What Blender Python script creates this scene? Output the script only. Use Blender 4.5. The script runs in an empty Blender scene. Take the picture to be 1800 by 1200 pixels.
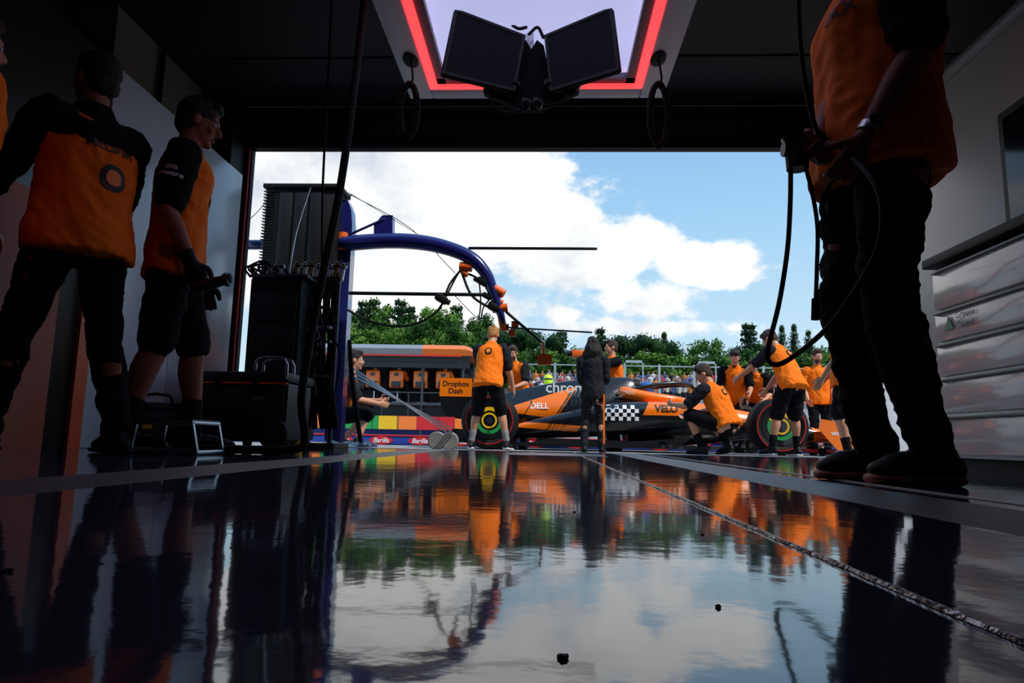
import bpy,bmesh,math,random
from mathutils import Vector,Matrix,noise
from mathutils.bvhtree import BVHTree
random.seed(4)
D=bpy.data; SC=bpy.context.scene; COL=SC.collection
V=Vector; rad=math.radians
# ---------------------------------------------------------------- camera
CH=.10; psi=rad(2.84); pit=math.atan(172/1200); rho=rad(1.2)
F=V((-math.sin(psi)*math.cos(pit),math.cos(psi)*math.cos(pit),math.sin(pit)))
R0=V((math.cos(psi),math.sin(psi),0)); U0=R0.cross(F)
R=R0*math.cos(rho)+U0*math.sin(rho); U=U0*math.cos(rho)-R0*math.sin(rho)
CP=V((0,0,CH))
cam=D.cameras.new('camera'); cam.lens=24; cam.sensor_width=36; cam.clip_start=.02; cam.clip_end=2000
co=D.objects.new('camera',cam); COL.objects.link(co)
co.matrix_world=Matrix(((R.x,U.x,-F.x,0),(R.y,U.y,-F.y,0),(R.z,U.z,-F.z,CH),(0,0,0,1)))
SC.camera=co
SC.view_settings.view_transform='Standard'
# survey helpers: measured bearings -> metric positions at a known depth
def ray(px,py): return F+R*((px-900)/1200)+U*((600-py)/1200)
def at(px,py,Y):
    d=ray(px,py); return CP+d*(Y/d.y)
def atz(px,py,z):
    d=ray(px,py); return CP+d*((z-CH)/d.z)
def proj(P):
    q=P-CP; k=q.dot(F); return 900+1200*q.dot(R)/k,600-1200*q.dot(U)/k
def gx(px,Y,z=0):
    X=(px-960)/1200*Y
    for _ in range(6):
        a=proj(V((X,Y,z)))[0]; X+=(px-a)/1200*Y
    return X
def zat(px,py,Y): return at(px,py,Y).z
# ---------------------------------------------------------------- materials
def lin(c):
    if isinstance(c,str):
        c=[int(c[i:i+2],16)/255 for i in (0,2,4)]
    return [((x+.055)/1.055)**2.4 if x>.04045 else x/12.92 for x in c]
MC={}
def M(name,col,rough=.5,metal=0,emit=0,nz=.1,scale=8,bump=0,bs=40,coat=0,spec=.5):
    if name in MC: return MC[name]
    m=D.materials.new(name); m.use_nodes=True; nt=m.node_tree; b=nt.nodes['Principled BSDF']
    c=lin(col); tc=nt.nodes.new('ShaderNodeTexCoord'); n=nt.nodes.new('ShaderNodeTexNoise')
    n.inputs['Scale'].default_value=scale; n.inputs['Detail'].default_value=4
    nt.links.new(tc.outputs['Object'],n.inputs['Vector'])
    mx=nt.nodes.new('ShaderNodeMix'); mx.data_type='RGBA'
    mx.inputs[6].default_value=[max(0,x*(1-nz)) for x in c]+[1]
    mx.inputs[7].default_value=[min(1,x*(1+nz)) for x in c]+[1]
    nt.links.new(n.outputs['Fac'],mx.inputs[0]); nt.links.new(mx.outputs[2],b.inputs['Base Color'])
    b.inputs['Roughness'].default_value=rough; b.inputs['Metallic'].default_value=metal
    b.inputs['Specular IOR Level'].default_value=spec
    if coat: b.inputs['Coat Weight'].default_value=coat; b.inputs['Coat Roughness'].default_value=.05
    if emit:
        nt.links.new(mx.outputs[2],b.inputs['Emission Color']); b.inputs['Emission Strength'].default_value=emit
    if bump:
        n2=nt.nodes.new('ShaderNodeTexNoise'); n2.inputs['Scale'].default_value=bs; n2.inputs['Detail'].default_value=5
        nt.links.new(tc.outputs['Object'],n2.inputs['Vector'])
        bp=nt.nodes.new('ShaderNodeBump'); bp.inputs['Strength'].default_value=bump; bp.inputs['Distance'].default_value=.02
        nt.links.new(n2.outputs['Fac'],bp.inputs['Height']); nt.links.new(bp.outputs[0],b.inputs['Normal'])
    MC[name]=m; return m
ORG=M('papaya_cloth','FF760C',.8,bump=.3,bs=14,nz=.1,spec=.2)
BLK=M('black_cloth','0F0F13',.9,bump=.4,bs=14,nz=.25,spec=.15)
GRYC=M('charcoal_cloth','212227',.9,bump=.4,bs=14,nz=.2,spec=.2)
SKIN=M('skin','C98E6E',.5,nz=.08,bump=.05)
SKIN2=M('skin_tan','946046',.55,nz=.08,bump=.05,spec=.3)
HAIRB=M('hair_dark','1B120D',.7,bump=.8,bs=90,nz=.4)
HAIRG=M('hair_ginger','B87A38',.7,bump=.8,bs=90,nz=.3)
HAIRN=M('hair_brown','3E281A',.7,bump=.8,bs=90,nz=.3)
EYEW=M('eye_white','D8D4CE',.2); EYED=M('eye_iris','20140E',.2); LIP=M('lips','A0574C',.5)
PAP=M('papaya_paint','FF7A08',.28,coat=.6,nz=.03)
CBK=M('carbon_black','101114',.3,coat=.4,nz=.3)
MBK=M('matt_black','0A0A0C',.6,nz=.3,spec=.3)
RUB=M('rubber_black','0F0F10',.7,bump=.2,spec=.3)
WHT=M('white_paint','EDEEF0',.35,nz=.03)
ALU=M('aluminium','B9BCC0',.3,metal=1,nz=.06)
STL=M('steel_dark','55585C',.4,metal=1)
PUR=M('violet_paint','22256E',.22,coat=.7,nz=.06)
RED=M('red_paint','D21E26',.4); BLU=M('blue_paint','1D3E9C',.45); GRN=M('green_paint','1C9A4A',.4); YEL=M('yellow_paint','F6C21A',.4)
WLET=M('white_lettering','F4F4F4',.5,nz=.01); BLET=M('black_lettering','101010',.5,nz=.01); OLET=M('orange_lettering','FF8A1E',.5,nz=.01)
LIME=M('lime_paint','C6F02A',.4,emit=.1)
# ---------------------------------------------------------------- mesh tools
WL={}
def B(): return bmesh.new()
def mk(name,bm,mats,parent=None,label=None,cat=None,group=None,kind=None,fm=None,sharp=38,loc=None):
    if isinstance(bm,bpy.types.Mesh): me=bm
    else:
        bmesh.ops.recalc_face_normals(bm,faces=bm.faces[:])
        me=D.meshes.new(name); bm.to_mesh(me); bm.free()
    if not isinstance(mats,(list,tuple)): mats=[mats]
    for m in mats: me.materials.append(m)
    if fm:
        for p in me.polygons: p.material_index=fm(p.center,p.normal)
    for p in me.polygons: p.use_smooth=True
    if sharp: me.set_sharp_from_angle(angle=rad(sharp))
    xs=[v.co for v in me.vertices]
    if loc is None:
        lo=V([min(v[i] for v in xs) for i in range(3)]); hi=V([max(v[i] for v in xs) for i in range(3)])
        loc=(lo+hi)/2; 
        if parent is None and kind!='structure': loc.z=lo.z
    me.transform(Matrix.Translation(-loc))
    o=D.objects.new(name,me); COL.objects.link(o); WL[o.name]=loc.copy()
    fin(o,parent,loc,label,cat,group,kind); return o
def fin(o,parent,loc,label=None,cat=None,group=None,kind=None):
    if parent: o.parent=parent; o.location=loc-WL[parent.name]
    else: o.location=loc
    if label: o['label']=label
    if cat: o['category']=cat
    if group: o['group']=group
    if kind: o['kind']=kind
def root(name,loc,label,cat,group=None,kind=None):
    o=D.objects.new(name,None); o.empty_display_size=.1; COL.objects.link(o); WL[o.name]=V(loc)
    fin(o,None,V(loc),label,cat,group,kind); return o
def copytree(o,delta,rotz=0,scale=1,label=None):
    n=o.copy(); COL.objects.link(n); n.location=o.location+V(delta); n.rotation_euler=(0,0,rotz); n.scale=(scale,)*3 if not hasattr(scale,'__len__') else scale
    if label: n['label']=label
    for ch in o.children:
        c=ch.copy(); COL.objects.link(c); c.parent=n
        for g in ch.children:
            k=g.copy(); COL.objects.link(k); k.parent=c
    return n
def box(b,c,s,rot=None,bev=0):
    m=Matrix.Translation(V(c))@(rot.to_4x4() if rot else Matrix())@Matrix.Diagonal((s[0],s[1],s[2],1))
    r=bmesh.ops.create_cube(b,size=1,matrix=m)
    if bev:
        es=list({e for v in r['verts'] for e in v.link_edges})
        bmesh.ops.bevel(b,geom=es,offset=bev,segments=2,affect='EDGES',profile=.5)
def bx(b,lo,hi,bev=0): box(b,[(lo[i]+hi[i])/2 for i in range(3)],[abs(hi[i]-lo[i]) for i in range(3)],None,bev)
def cyl(b,p0,p1,r0,r1=None,seg=20):
    p0=V(p0);p1=V(p1);d=p1-p0; r1=r0 if r1 is None else r1
    m=Matrix.Translation((p0+p1)/2)@d.to_track_quat('Z','Y').to_matrix().to_4x4()
    bmesh.ops.create_cone(b,cap_ends=True,segments=seg,radius1=r0,radius2=r1,depth=d.length,matrix=m)
def ell(b,c,r,m=None,u=20,v=12):
    mm=(m or Matrix())@Matrix.Translation(V(c))@Matrix.Diagonal((r[0],r[1],r[2],1))
    bmesh.ops.create_uvsphere(b,u_segments=u,v_segments=v,radius=1,matrix=mm)
def loft(b,rings,cap=True,closed=True):
    vs=[[b.verts.new(p) for p in r] for r in rings]
    n=len(vs[0])
    for i in range(len(vs)-1):
        for j in range(n if closed else n-1):
            k=(j+1)%n; b.faces.new((vs[i][j],vs[i][k],vs[i+1][k],vs[i+1][j]))
    if cap:
        b.faces.new(vs[0][::-1]); b.faces.new(vs[-1])
def prism(b,pts,ext):
    ext=V(ext); loft(b,[[V(p) for p in pts],[V(p)+ext for p in pts]])
def cr(a,b_,c,d,t):
    return (b_*2+(c-a)*t+(a*2-b_*5+c*4-d)*t*t+(b_*3-a-c*3+d)*t*t*t)*.5
def samp(pts,sub):
    if len(pts)<3 or sub<2: return list(pts)
    P=[pts[0]*2-pts[1]]+list(pts)+[pts[-1]*2-pts[-2]]; out=[]
    for i in range(1,len(P)-2):
        for k in range(sub): out.append(cr(P[i-1],P[i],P[i+1],P[i+2],k/sub))
    out.append(pts[-1]); return out
def tube(b,pts,r,seg=12,sub=4,ref=None,round_=True,flat0=False):
    pts=[V(p) for p in pts]
    if not hasattr(r,'__len__'): r=[r]*len(pts)
    rr=[V((x,x,0)) if not hasattr(x,'__len__') else V((x[0],x[1],0)) for x in r]
    P=samp(pts,sub); Q=samp(rr,sub); n=len(P); rings=[]
    u=None
    for i in range(n):
        t=(P[min(i+1,n-1)]-P[max(i-1,0)]).normalized()
        base=V(ref) if ref is not None else (u if u is not None else (V((1,0,0)) if abs(t.x)<.8 else V((0,1,0))))
        u=(base-t*base.dot(t)).normalized(); w=t.cross(u)
        def rg(c,k): return [c+u*(math.cos(a)*Q[i].x*k)+w*(math.sin(a)*Q[i].y*k) for a in [2*math.pi*j/seg for j in range(seg)]]
        m=min(Q[i].x,Q[i].y)
        if i==0 and round_ and not flat0: rings.append(rg(P[i]-t*m*.8,.35)); rings.append(rg(P[i]-t*m*.5,.8))
        rings.append(rg(P[i],1))
        if i==n-1 and round_: rings.append(rg(P[i]+t*m*.5,.8)); rings.append(rg(P[i]+t*m*.8,.35))
    loft(b,rings)
def revolve(b,prof,c,seg=48,axis='Y'):
    rings=[]
    for r,h in prof:
        rings.append([V(c)+V((math.cos(a)*r,h,math.sin(a)*r)) for a in [2*math.pi*j/seg for j in range(seg)]])
    loft(b,rings)
def vox(bm,size,smooth=2,amp=0,freq=8,zf=.55):
    bmesh.ops.recalc_face_normals(bm,faces=bm.faces[:])
    me=D.meshes.new('t'); bm.to_mesh(me); bm.free(); o=D.objects.new('t',me); COL.objects.link(o)
    m=o.modifiers.new('r','REMESH'); m.mode='VOXEL'; m.voxel_size=size
    if smooth:
        s=o.modifiers.new('s','SMOOTH'); s.iterations=smooth; s.factor=.5
    dg=bpy.context.evaluated_depsgraph_get(); nm=D.meshes.new_from_object(o.evaluated_get(dg))
    D.objects.remove(o); D.meshes.remove(me)
    if amp:
        ns=[v.normal.copy() for v in nm.vertices]
        for v,nn in zip(nm.vertices,ns):
            p=v.co; f=noise.noise(V((p.x*freq,p.y*freq,p.z*freq*zf)))-.7*abs(noise.noise(V((p.x*freq*1.3+5,p.y*freq*1.3,p.z*freq*zf*2.4+p.x*9))))+.45
            v.co=p+nn*(f*amp)
    nm.materials.clear(); return nm
def bvh(o):
    L=WL[o.name]; return BVHTree.FromPolygons([v.co+L for v in o.data.vertices],[p.vertices[:] for p in o.data.polygons])
def text(s,size,org,right,up,mat,parent=None,target=None,off=.003,bold=.0,name='lettering',ext=.0,label=None,sx=1,ital=0):
    c=D.curves.new('t','FONT'); c.body=s; c.size=size; c.align_x='CENTER'; c.align_y='CENTER'; c.offset=bold*size; c.shear=ital
    c.extrude=ext; o=D.objects.new('t',c); COL.objects.link(o)
    dg=bpy.context.evaluated_depsgraph_get(); me=D.meshes.new_from_object(o.evaluated_get(dg)); D.objects.remove(o)
    if target:
        b=B(); b.from_mesh(me); bmesh.ops.triangulate(b,faces=b.faces[:])
        for k in range(3):
            es=[e for e in b.edges if e.calc_length()>size*.16]
            if es: bmesh.ops.subdivide_edges(b,edges=es,cuts=1); bmesh.ops.triangulate(b,faces=b.faces[:])
        b.to_mesh(me); b.free()
    right=V(right).normalized(); up=V(up).normalized(); n=right.cross(up)
    T=bvh(target) if target else None
    for v in me.vertices:
        p=V(org)+right*v.co.x*sx+up*v.co.y+n*(v.co.z+off)
        if T:
            h=T.ray_cast(p+n*.6,-n,1.5)
            if h[0] is not None: p=h[0]+n*off
        v.co=p
    return mk(name,me,mat,parent,sharp=0,label=label)
def decal(pts,mat,parent,target,right,up,org,off=.003,name='emblem',sub=1):
    right=V(right).normalized(); up=V(up).normalized(); n=right.cross(up); T=bvh(target) if target else None
    b=B(); b.faces.new([b.verts.new(V((x,y,0))) for x,y in pts])
    bmesh.ops.triangulate(b,faces=b.faces[:])
    for _ in range(sub): bmesh.ops.subdivide_edges(b,edges=b.edges[:],cuts=1,use_grid_fill=True); bmesh.ops.triangulate(b,faces=b.faces[:])
    for v in b.verts:
        p=V(org)+right*v.co.x+up*v.co.y+n*off
        if T:
            h=T.ray_cast(p+n*.6,-n,1.5)
            if h[0] is not None: p=h[0]+n*off
        v.co=p
    return mk(name,b,mat,parent,sharp=0)
def rrect(w,h,r,n=5):
    o=[]
    for cx,cy,a0 in ((w/2-r,h/2-r,0),(-w/2+r,h/2-r,90),(-w/2+r,-h/2+r,180),(w/2-r,-h/2+r,270)):
        for k in range(n+1):
            a=rad(a0+90*k/n); o.append((cx+math.cos(a)*r,cy+math.sin(a)*r))
    return o
# ---------------------------------------------------------------- people
def ik(a,b_,l1,l2,pole):
    d=b_-a; L=max(.08,min(d.length,(l1+l2)*.995)); dn=d.normalized(); e=a+dn*L
    x=(l1*l1-l2*l2+L*L)/(2*L); h=math.sqrt(max(0,l1*l1-x*x)); p=V(pole); p=(p-dn*p.dot(dn)).normalized()
    return a+dn*x+p*h,e
def person(label,X,Y,hd=0,h=1.78,gz=0,pel=.95,py=0,pxx=0,lean=0,side=0,tw=0,head=(0,0),LA=(-.27,.04,.80),RA=(.27,.04,.80),
           LF=(-.11,0,.085),RF=(.11,0,.085),LFd=8,RFd=8,kp=(0,1,0),ep=(.35,-1,-.3),curl=.35,lcurl=None,shirt=ORG,sleeve=BLK,pants=BLK,
           shorts=False,longs=False,hair=HAIRN,hairlen=0,vx=.009,glove=None,yoke=None,skin=SKIN,sock=None,group=None,beard=False,fat=1,sole=None,ears=None,shoe=MBK,helmet=None,legf=1,pamp=.014,ft=1):
    s=h/1.78; MW=Matrix.Translation((X,Y,gz))@Matrix.Rotation(rad(hd),4,'Z')@Matrix.Diagonal((s,s,s,1)); MI=MW.inverted()
    L=lambda t: MI@t if isinstance(t,Vector) else V(t)
    Pp=V((pxx,py,pel)); RL=Matrix.Rotation(-rad(lean),3,'X'); RS=Matrix.Rotation(rad(side),3,'Y')
    d=(RS@RL@V((0,0,1))).normalized(); TX=(RS@RL@Matrix.Rotation(rad(tw),3,'Z')@V((1,0,0))).normalized(); TF=d.cross(TX)
    sp=lambda t: Pp+d*t
    nb=sp(.52); HR=Matrix.Rotation(rad(head[0]),3,'Z')@Matrix.Rotation(-rad(head[1]),3,'X')
    hc=nb+(d*.55+HR@V((0,0,1))*.45).normalized()*.175+TF*.015
    HM=Matrix.Translation(hc)@HR.to_4x4()
    sh={-1:sp(.445)-TX*.185,1:sp(.445)+TX*.185}; hip={-1:Pp+V((-.09,0,-.03)),1:Pp+V((.09,0,-.03))}
    el={};wr={};kn={};an={}
    for sd,A,Fo in ((-1,LA,LF),(1,RA,RF)):
        el[sd],wr[sd]=ik(sh[sd],L(A),.29,.26,(ep[0]*sd,ep[1],ep[2]))
        kn[sd],an[sd]=ik(hip[sd],L(Fo),.43,.42,(kp[0]*sd,kp[1],kp[2]))
    lcurl=curl if lcurl is None else lcurl
    def hand(b,sd,g=0):
        hdv=(wr[sd]-el[sd]).normalized(); td=V((0,.6,1)) if abs(hdv.z)<.8 else V((0,1,0)); td=(td-hdv*td.dot(hdv)).normalized()
        pn=hdv.cross(td)
        if pn.dot(V((-sd,0,-.2)))<0: pn=-pn
        w=wr[sd]; cu=curl if sd==1 else lcurl
        tube(b,[w-hdv*.01,w+hdv*.03,w+hdv*.085],[(.028+g,.022+g),(.038+g,.019+g),(.041+g,.014+g)],12,3,td)
        for i,ln in enumerate((.072,.082,.076,.06)):
            p=w+hdv*.08+td*(.030-.0205*i); a=0; ch=[p]
            for k,fr in enumerate((.42,.33,.25)):
                a+=cu*(1.0+.15*i)*(.8 if k==0 else 1); p=p+(hdv*math.cos(a)+pn*math.sin(a))*ln*fr*1.05; ch.append(p)
            tube(b,ch,[.0095+g,.009+g,.0085+g,.0075+g],8,2)
        p=w+hdv*.025+td*.028; q=p+(hdv*.55+td*.7+pn*.35).normalized()*.04; r=q+(hdv*.85+td*.15+pn*cu).normalized()*.032; t=r+(hdv*.9+pn*cu*1.4-td*.2*cu).normalized()*.024
        tube(b,[p,q,r,t],[.014+g,.012+g,.0105+g,.008+g],8,2)
    def foot(sd):
        dr=LFd if sd<0 else RFd; a=rad(dr)*(1 if sd<0 else -1); fd=V((-math.sin(a),math.cos(a),0)); A=an[sd]
        lift=max(0,A.z-.085)
        heel=V((A.x,A.y,A.z-.045))-fd*(.055-min(.05,lift*.3)); toe=V((A.x,A.y,.036))+fd*max(.09,.185-lift*.35)*ft
        mid=V((A.x,A.y,(A.z-.04)*.45+.028))+fd*.09*max(.5,1-lift)*ft
        return A,heel,mid,toe,fd
    # body
    b=B()
    W=[(-.07,.10,.085),(0,.158,.112),(.12,.138,.10),(.25,.152,.112),(.35,.172,.12),(.43,.165,.105),(.48,.11,.08),(.515,.066,.062),(.56,.056,.058)]
    tube(b,[sp(t) for t,_,_ in W]+[hc-HR@V((0,.01,.03))],[(a*fat if t<.4 else a,c*fat if t<.4 else c) for t,a,c in W]+[(.055,.06)],18,3,TX)
    ell(b,(0,-.008,.028),(.076,.094,.096),HM); ell(b,(0,.022,-.045),(.057,.068,.074),HM,16,10); ell(b,(0,.068,-.098),(.026,.022,.02),HM,10,8)
    ell(b,(0,.078,.026),(.05,.018,.012),HM,10,8); tube(b,[HM@V((0,.086,.012)),HM@V((0,.103,-.012)),HM@V((0,.108,-.03)),HM@V((0,.09,-.036))],[.009,.011,.014,.012],8,2)
    for sd in (-1,1):
        ell(b,(sd*.078,-.004,-.01),(.012,.02,.032),HM,10,8); ell(b,(sd*.038,.066,-.03),(.02,.02,.02),HM,8,6)
        s0,e0,w0=sh[sd],el[sd],wr[sd]
        tube(b,[s0-TX*sd*.05+d*.01,s0,s0.lerp(e0,.4),s0.lerp(e0,.85),e0,e0.lerp(w0,.25),e0.lerp(w0,.65),w0],[.055,.06,.052,.043,.041,.044,.035,.026],14,3)
        hand(b,sd)
        h0,k0,a0=hip[sd],kn[sd],an[sd]
        back=V((0,-1,0))*.012
        tube(b,[h0+V((0,0,.03)),h0,h0.lerp(k0,.4),h0.lerp(k0,.85),k0,k0.lerp(a0,.28)+back,k0.lerp(a0,.65),a0],[.09,.095,.083,.062,.056,.06,.042,.036],14,3)
        A,heel,mid,toe,fd=foot(sd); tube(b,[heel,mid,toe],[(.03,.03),(.038,.03),(.034,.018)],10,3,V((1,0,0)))
    bmesh.ops.transform(b,matrix=MW,verts=b.verts[:])
    me=vox(b,vx*s,2)
    P=mk('person',me,skin,None,label,'person',group,sharp=0)
    def sub(name,b,mat,vs=None,sm=1,amp=0,freq=8,zf=.55,par=None,**k):
        bmesh.ops.transform(b,matrix=MW,verts=b.verts[:])
        return mk(name,vox(b,vs,sm,amp,freq,zf) if vs else b,mat,par or P,sharp=0,**k)
    if not helmet:
        for sd in (-1,1):
            b=B(); ell(b,(sd*.031,.077,.003),(.013,.012,.0105),HM,12,8); n0=len(b.faces); ell(b,(sd*.031,.0845,.003),(.006,.006,.006),HM,10,6)
            b.faces.ensure_lookup_table()
            for f in b.faces[n0:]: f.material_index=1
            bmesh.ops.transform(b,matrix=MW,verts=b.verts[:]); mk('eye',b,[EYEW,EYED],P,sharp=0)
        b=B(); ell(b,(0,.087,-.062),(.023,.008,.0045),HM,12,6); ell(b,(0,.0865,-.069),(.019,.008,.005),HM,12,6); sub('mouth',b,LIP)
        b=B(); ell(b,(0,-.016,.042),(.083,.098,.094),HM); ell(b,(0,.045,.098),(.058,.05,.03),HM,14,8); ell(b,(0,-.045,-.015),(.072,.062,.07),HM)
        if hairlen:
            for k in range(16):
                a=rad(200+140*k/15); x0=math.cos(a)*.07; y0=math.sin(a)*.075; q=HM@V((x0,y0,.03)); 
                tube(b,[q,q+V((x0*.6,y0*.5,-hairlen*.4)),q+V((x0*.9,y0*.2,-hairlen))],[.028,.036,.018],8,4)
        sub('hair',b,hair,.007*s if vx<.009 else .009,1,.006 if not hairlen else .018,40 if not hairlen else 26)
        if beard:
            b=B(); ell(b,(0,.032,-.07),(.057,.062,.055),HM,16,10); sub('beard',b,hair,.008,1,.004,50)
    else:
        b=B(); ell(b,(0,0,.01),(.125,.145,.14),HM); tube(b,[HM@V((0,.02,-.06)),HM@V((0,.03,-.12))],[(.115,.13),(.10,.11)],16,2,TX); sub('helmet',b,helmet,.012,2)
        b=B(); ell(b,(0,.025,.02),(.122,.13,.045),HM); sub('visor',b,CBK)
    if ears:
        b=B()
        for sd in (-1,1): cyl(b,HM@V((sd*.075,0,-.01)),HM@V((sd*.115,0,-.01)),.04,.035)
        tube(b,[HM@V((-.1,0,0)),HM@V((-.085,0,.1)),HM@V((0,0,.145)),HM@V((.085,0,.1)),HM@V((.1,0,0))],.012,8,5); sub('headset',b,ears)
    # shirt
    b=B(); crouch=pel<.7
    W2=[(-.06 if crouch else -.115,.205,.150),(-.05,.205,.15),(0,.198,.148),(.12,.176,.135),(.25,.178,.138),(.35,.19,.14),(.43,.18,.122),(.48,.125,.092),(.505,.085,.078)]
    if crouch: W2=W2[1:]
    tube(b,[sp(t) for t,_,_ in W2],[(a*fat if t<.4 else a,c*fat if t<.4 else c) for t,a,c in W2],22,3,TX,flat0=True)
    for sd in (-1,1): tube(b,[sp(.43)+TX*sd*.08,sh[sd]-TX*sd*.02],[.085,.075],14,2)
    S=sub('shirt',b,shirt,.009*s,2,.018,9)
    for sd in (-1,1):
        s0,e0,w0=sh[sd],el[sd],wr[sd]; b=B()
        if longs: tube(b,[s0-TX*sd*.045+d*.012,s0+d*.004,s0.lerp(e0,.5),e0,e0.lerp(w0,.5),e0.lerp(w0,.95)],[.07,.077,.068,.06,.056,.042],14,3)
        else: tube(b,[s0-TX*sd*.045+d*.012,s0+d*.004,s0.lerp(e0,.45),s0.lerp(e0,.82)],[.07,.079,.073,.07],14,3)
        sub('sleeve',b,sleeve,.009*s,2,.012,11,1.3)
    if yoke:
        b=B(); tube(b,[sp(.375),sp(.43),sp(.48),sp(.515)],[(.200,.152),(.195,.137),(.14,.108),(.09,.085)],22,3,TX)
        for sd in (-1,1): tube(b,[sp(.43)+TX*sd*.08,sh[sd]-TX*sd*.02],[.094,.085],14,2)
        sub('yoke',b,yoke,.009*s,2,.012,8)
    b=B(); tube(b,[sp(.495)+TF*.0,sp(.525)+TF*.004],[(.078,.076),(.068,.07)],16,1,TX); sub('collar',b,sleeve)
    # trousers
    b=B(); tube(b,[sp(.06),sp(0),Pp+V((0,0,-.08))],[(.15*fat,.112*fat),(.165*fat,.12*fat),(.14,.10)],20,3,V((1,0,0)))
    for sd in (-1,1):
        h0,k0,a0=hip[sd],kn[sd],an[sd]
        if shorts: tube(b,[h0+V((0,0,.0)),h0.lerp(k0,.3),h0.lerp(k0,.7),h0.lerp(k0,.97)],[x*legf for x in (.092,.102,.094,.092)],16,3)
        else: tube(b,[h0+V((0,0,.0)),h0.lerp(k0,.3),h0.lerp(k0,.75),k0,k0.lerp(a0,.35),k0.lerp(a0,.75),k0.lerp(a0,1.0)],[x*legf for x in (.092,.098,.08,.073,.07,.062,.060)],16,3)
    sub('shorts' if shorts else 'trousers',b,pants,.009*s,2,pamp,9,1.5)
    near=vx<.007
    for sd in (-1,1):
        A,heel,mid,toe,fd=foot(sd); lat=V((fd.y,-fd.x,0)); b=B()
        tube(b,[heel,mid,toe],[(.036,.038),(.041,.038),(.036,.021)],14,4,lat); tube(b,[A+V((0,0,.015)),(A+heel)/2],[.043,.043],12,2)
        so=sub('shoe',b,shoe,(.006 if near else .008)*s,1)
        b=B(); H2=heel+V((0,0,-.028)); H2.z=max(H2.z,.015)
        T2=V((toe.x,toe.y,.015)); M2=V((mid.x,mid.y,max(.015,mid.z-.042)))
        tube(b,[H2-fd*.008,M2,T2+fd*.012],[(.042,.016),(.045,.015),(.041,.014)],16,4,lat); bmesh.ops.transform(b,matrix=MW,verts=b.verts[:])
        mk('shoe_sole',b,sole or shoe,so,sharp=0)
        if near:
            for k in range(4):
                t=.25+k*.17; q=mid.lerp(toe,t*.8)-fd*.03; zt=.040*(1-t*.45)
                b=B(); tube(b,[q-lat*.028+V((0,0,zt*.75)),q+V((0,0,zt+.006)),q+lat*.028+V((0,0,zt*.75))],.0035,6,3); sub('lace',b,M('lace_grey','6E6E72',.8),par=so)
        if sock:
            b=B(); k0=kn[sd]; a0=an[sd]; tube(b,[k0.lerp(a0,.62)+V((0,-.004,0)),k0.lerp(a0,.8),a0],[.05,.043,.042],12,2); sub('sock',b,sock)
        if glove:
            b=B(); hand(b,sd,.004); w=wr[sd]; tube(b,[w+(el[sd]-w).normalized()*.05,w],[.037,.033],12,2); sub('glove',b,glove,.006,1)
    return {'o':P,'S':S,'MW':MW,'wr':{k:MW@v for k,v in wr.items()},'sp':lambda t:MW@sp(t),'TX':(MW.to_3x3()@TX).normalized(),'TF':(MW.to_3x3()@TF).normalized(),'d':(MW.to_3x3()@d).normalized(),'sh':{k:MW@v for k,v in sh.items()},'el':{k:MW@v for k,v in el.items()}}
# ---------------------------------------------------------------- world
w=D.worlds.new('sky'); SC.world=w; w.use_nodes=True; nt=w.node_tree; N=nt.nodes; Lk=nt.links
bg=N['Background']
def nd(t,**k):
    n=N.new(t)
    for a,v in k.items(): setattr(n,a,v)
    return n
def mth(op,a,b_=None,clamp=False):
    n=nd('ShaderNodeMath',operation=op); n.use_clamp=clamp
    for i,x in enumerate((a,b_)):
        if x is None: continue
        if isinstance(x,(int,float)): n.inputs[i].default_value=x
        else: Lk.new(x,n.inputs[i])
    return n.outputs[0]
tc=nd('ShaderNodeTexCoord'); sp_=nd('ShaderNodeSeparateXYZ'); Lk.new(tc.outputs['Generated'],sp_.inputs[0])
yy=mth('MAXIMUM',sp_.outputs[1],.08); uu=mth('DIVIDE',sp_.outputs[0],yy); vv=mth('DIVIDE',sp_.outputs[2],yy)
blobs=[(560,360,520,230,1.0),(870,315,180,120,.9),(960,390,120,80,.8),(1000,440,200,80,.9),(1100,425,100,50,.8),(1240,468,120,48,.85),(1150,525,110,45,.6),(700,540,300,80,.45),(1080,575,240,22,.35),(600,80,500,180,.8),(990,555,40,18,.5)]
acc=None
for px,py,a,b_,st in blobs:
    dd=ray(px,py); u0,v0=dd.x/dd.y,dd.z/dd.y
    e1=mth('DIVIDE',mth('SUBTRACT',uu,u0),a/1200); e2=mth('DIVIDE',mth('SUBTRACT',vv,v0),b_/1200)
    r=mth('SQRT',mth('ADD',mth('MULTIPLY',e1,e1),mth('MULTIPLY',e2,e2)))
    m_=mth('MULTIPLY',mth('SUBTRACT',1.0,r),st*1.6)
    acc=m_ if acc is None else mth('MAXIMUM',acc,m_)
def nz(scale,det,off=0,rough=.6):
    mp=nd('ShaderNodeMapping'); mp.inputs['Location'].default_value=(off,off*.7,off*.3); mp.inputs['Scale'].default_value=(1,1,1.7); Lk.new(tc.outputs['Generated'],mp.inputs[0])
    n=nd('ShaderNodeTexNoise'); n.inputs['Scale'].default_value=scale; n.inputs['Detail'].default_value=det; n.inputs['Roughness'].default_value=rough; Lk.new(mp.outputs[0],n.inputs['Vector']); return n.outputs['Fac']
n1=nz(9,9,3.1,.62); n2=nz(3.5,7,9.4,.55); n3=nz(26,6,1.3,.6)
mask=mth('ADD',acc,mth('MULTIPLY',mth('SUBTRACT',n1,.5),2.2)); mask=mth('ADD',mask,mth('MULTIPLY',mth('SUBTRACT',n3,.5),.8))
mask=mth('MAXIMUM',mask,-1)
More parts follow.
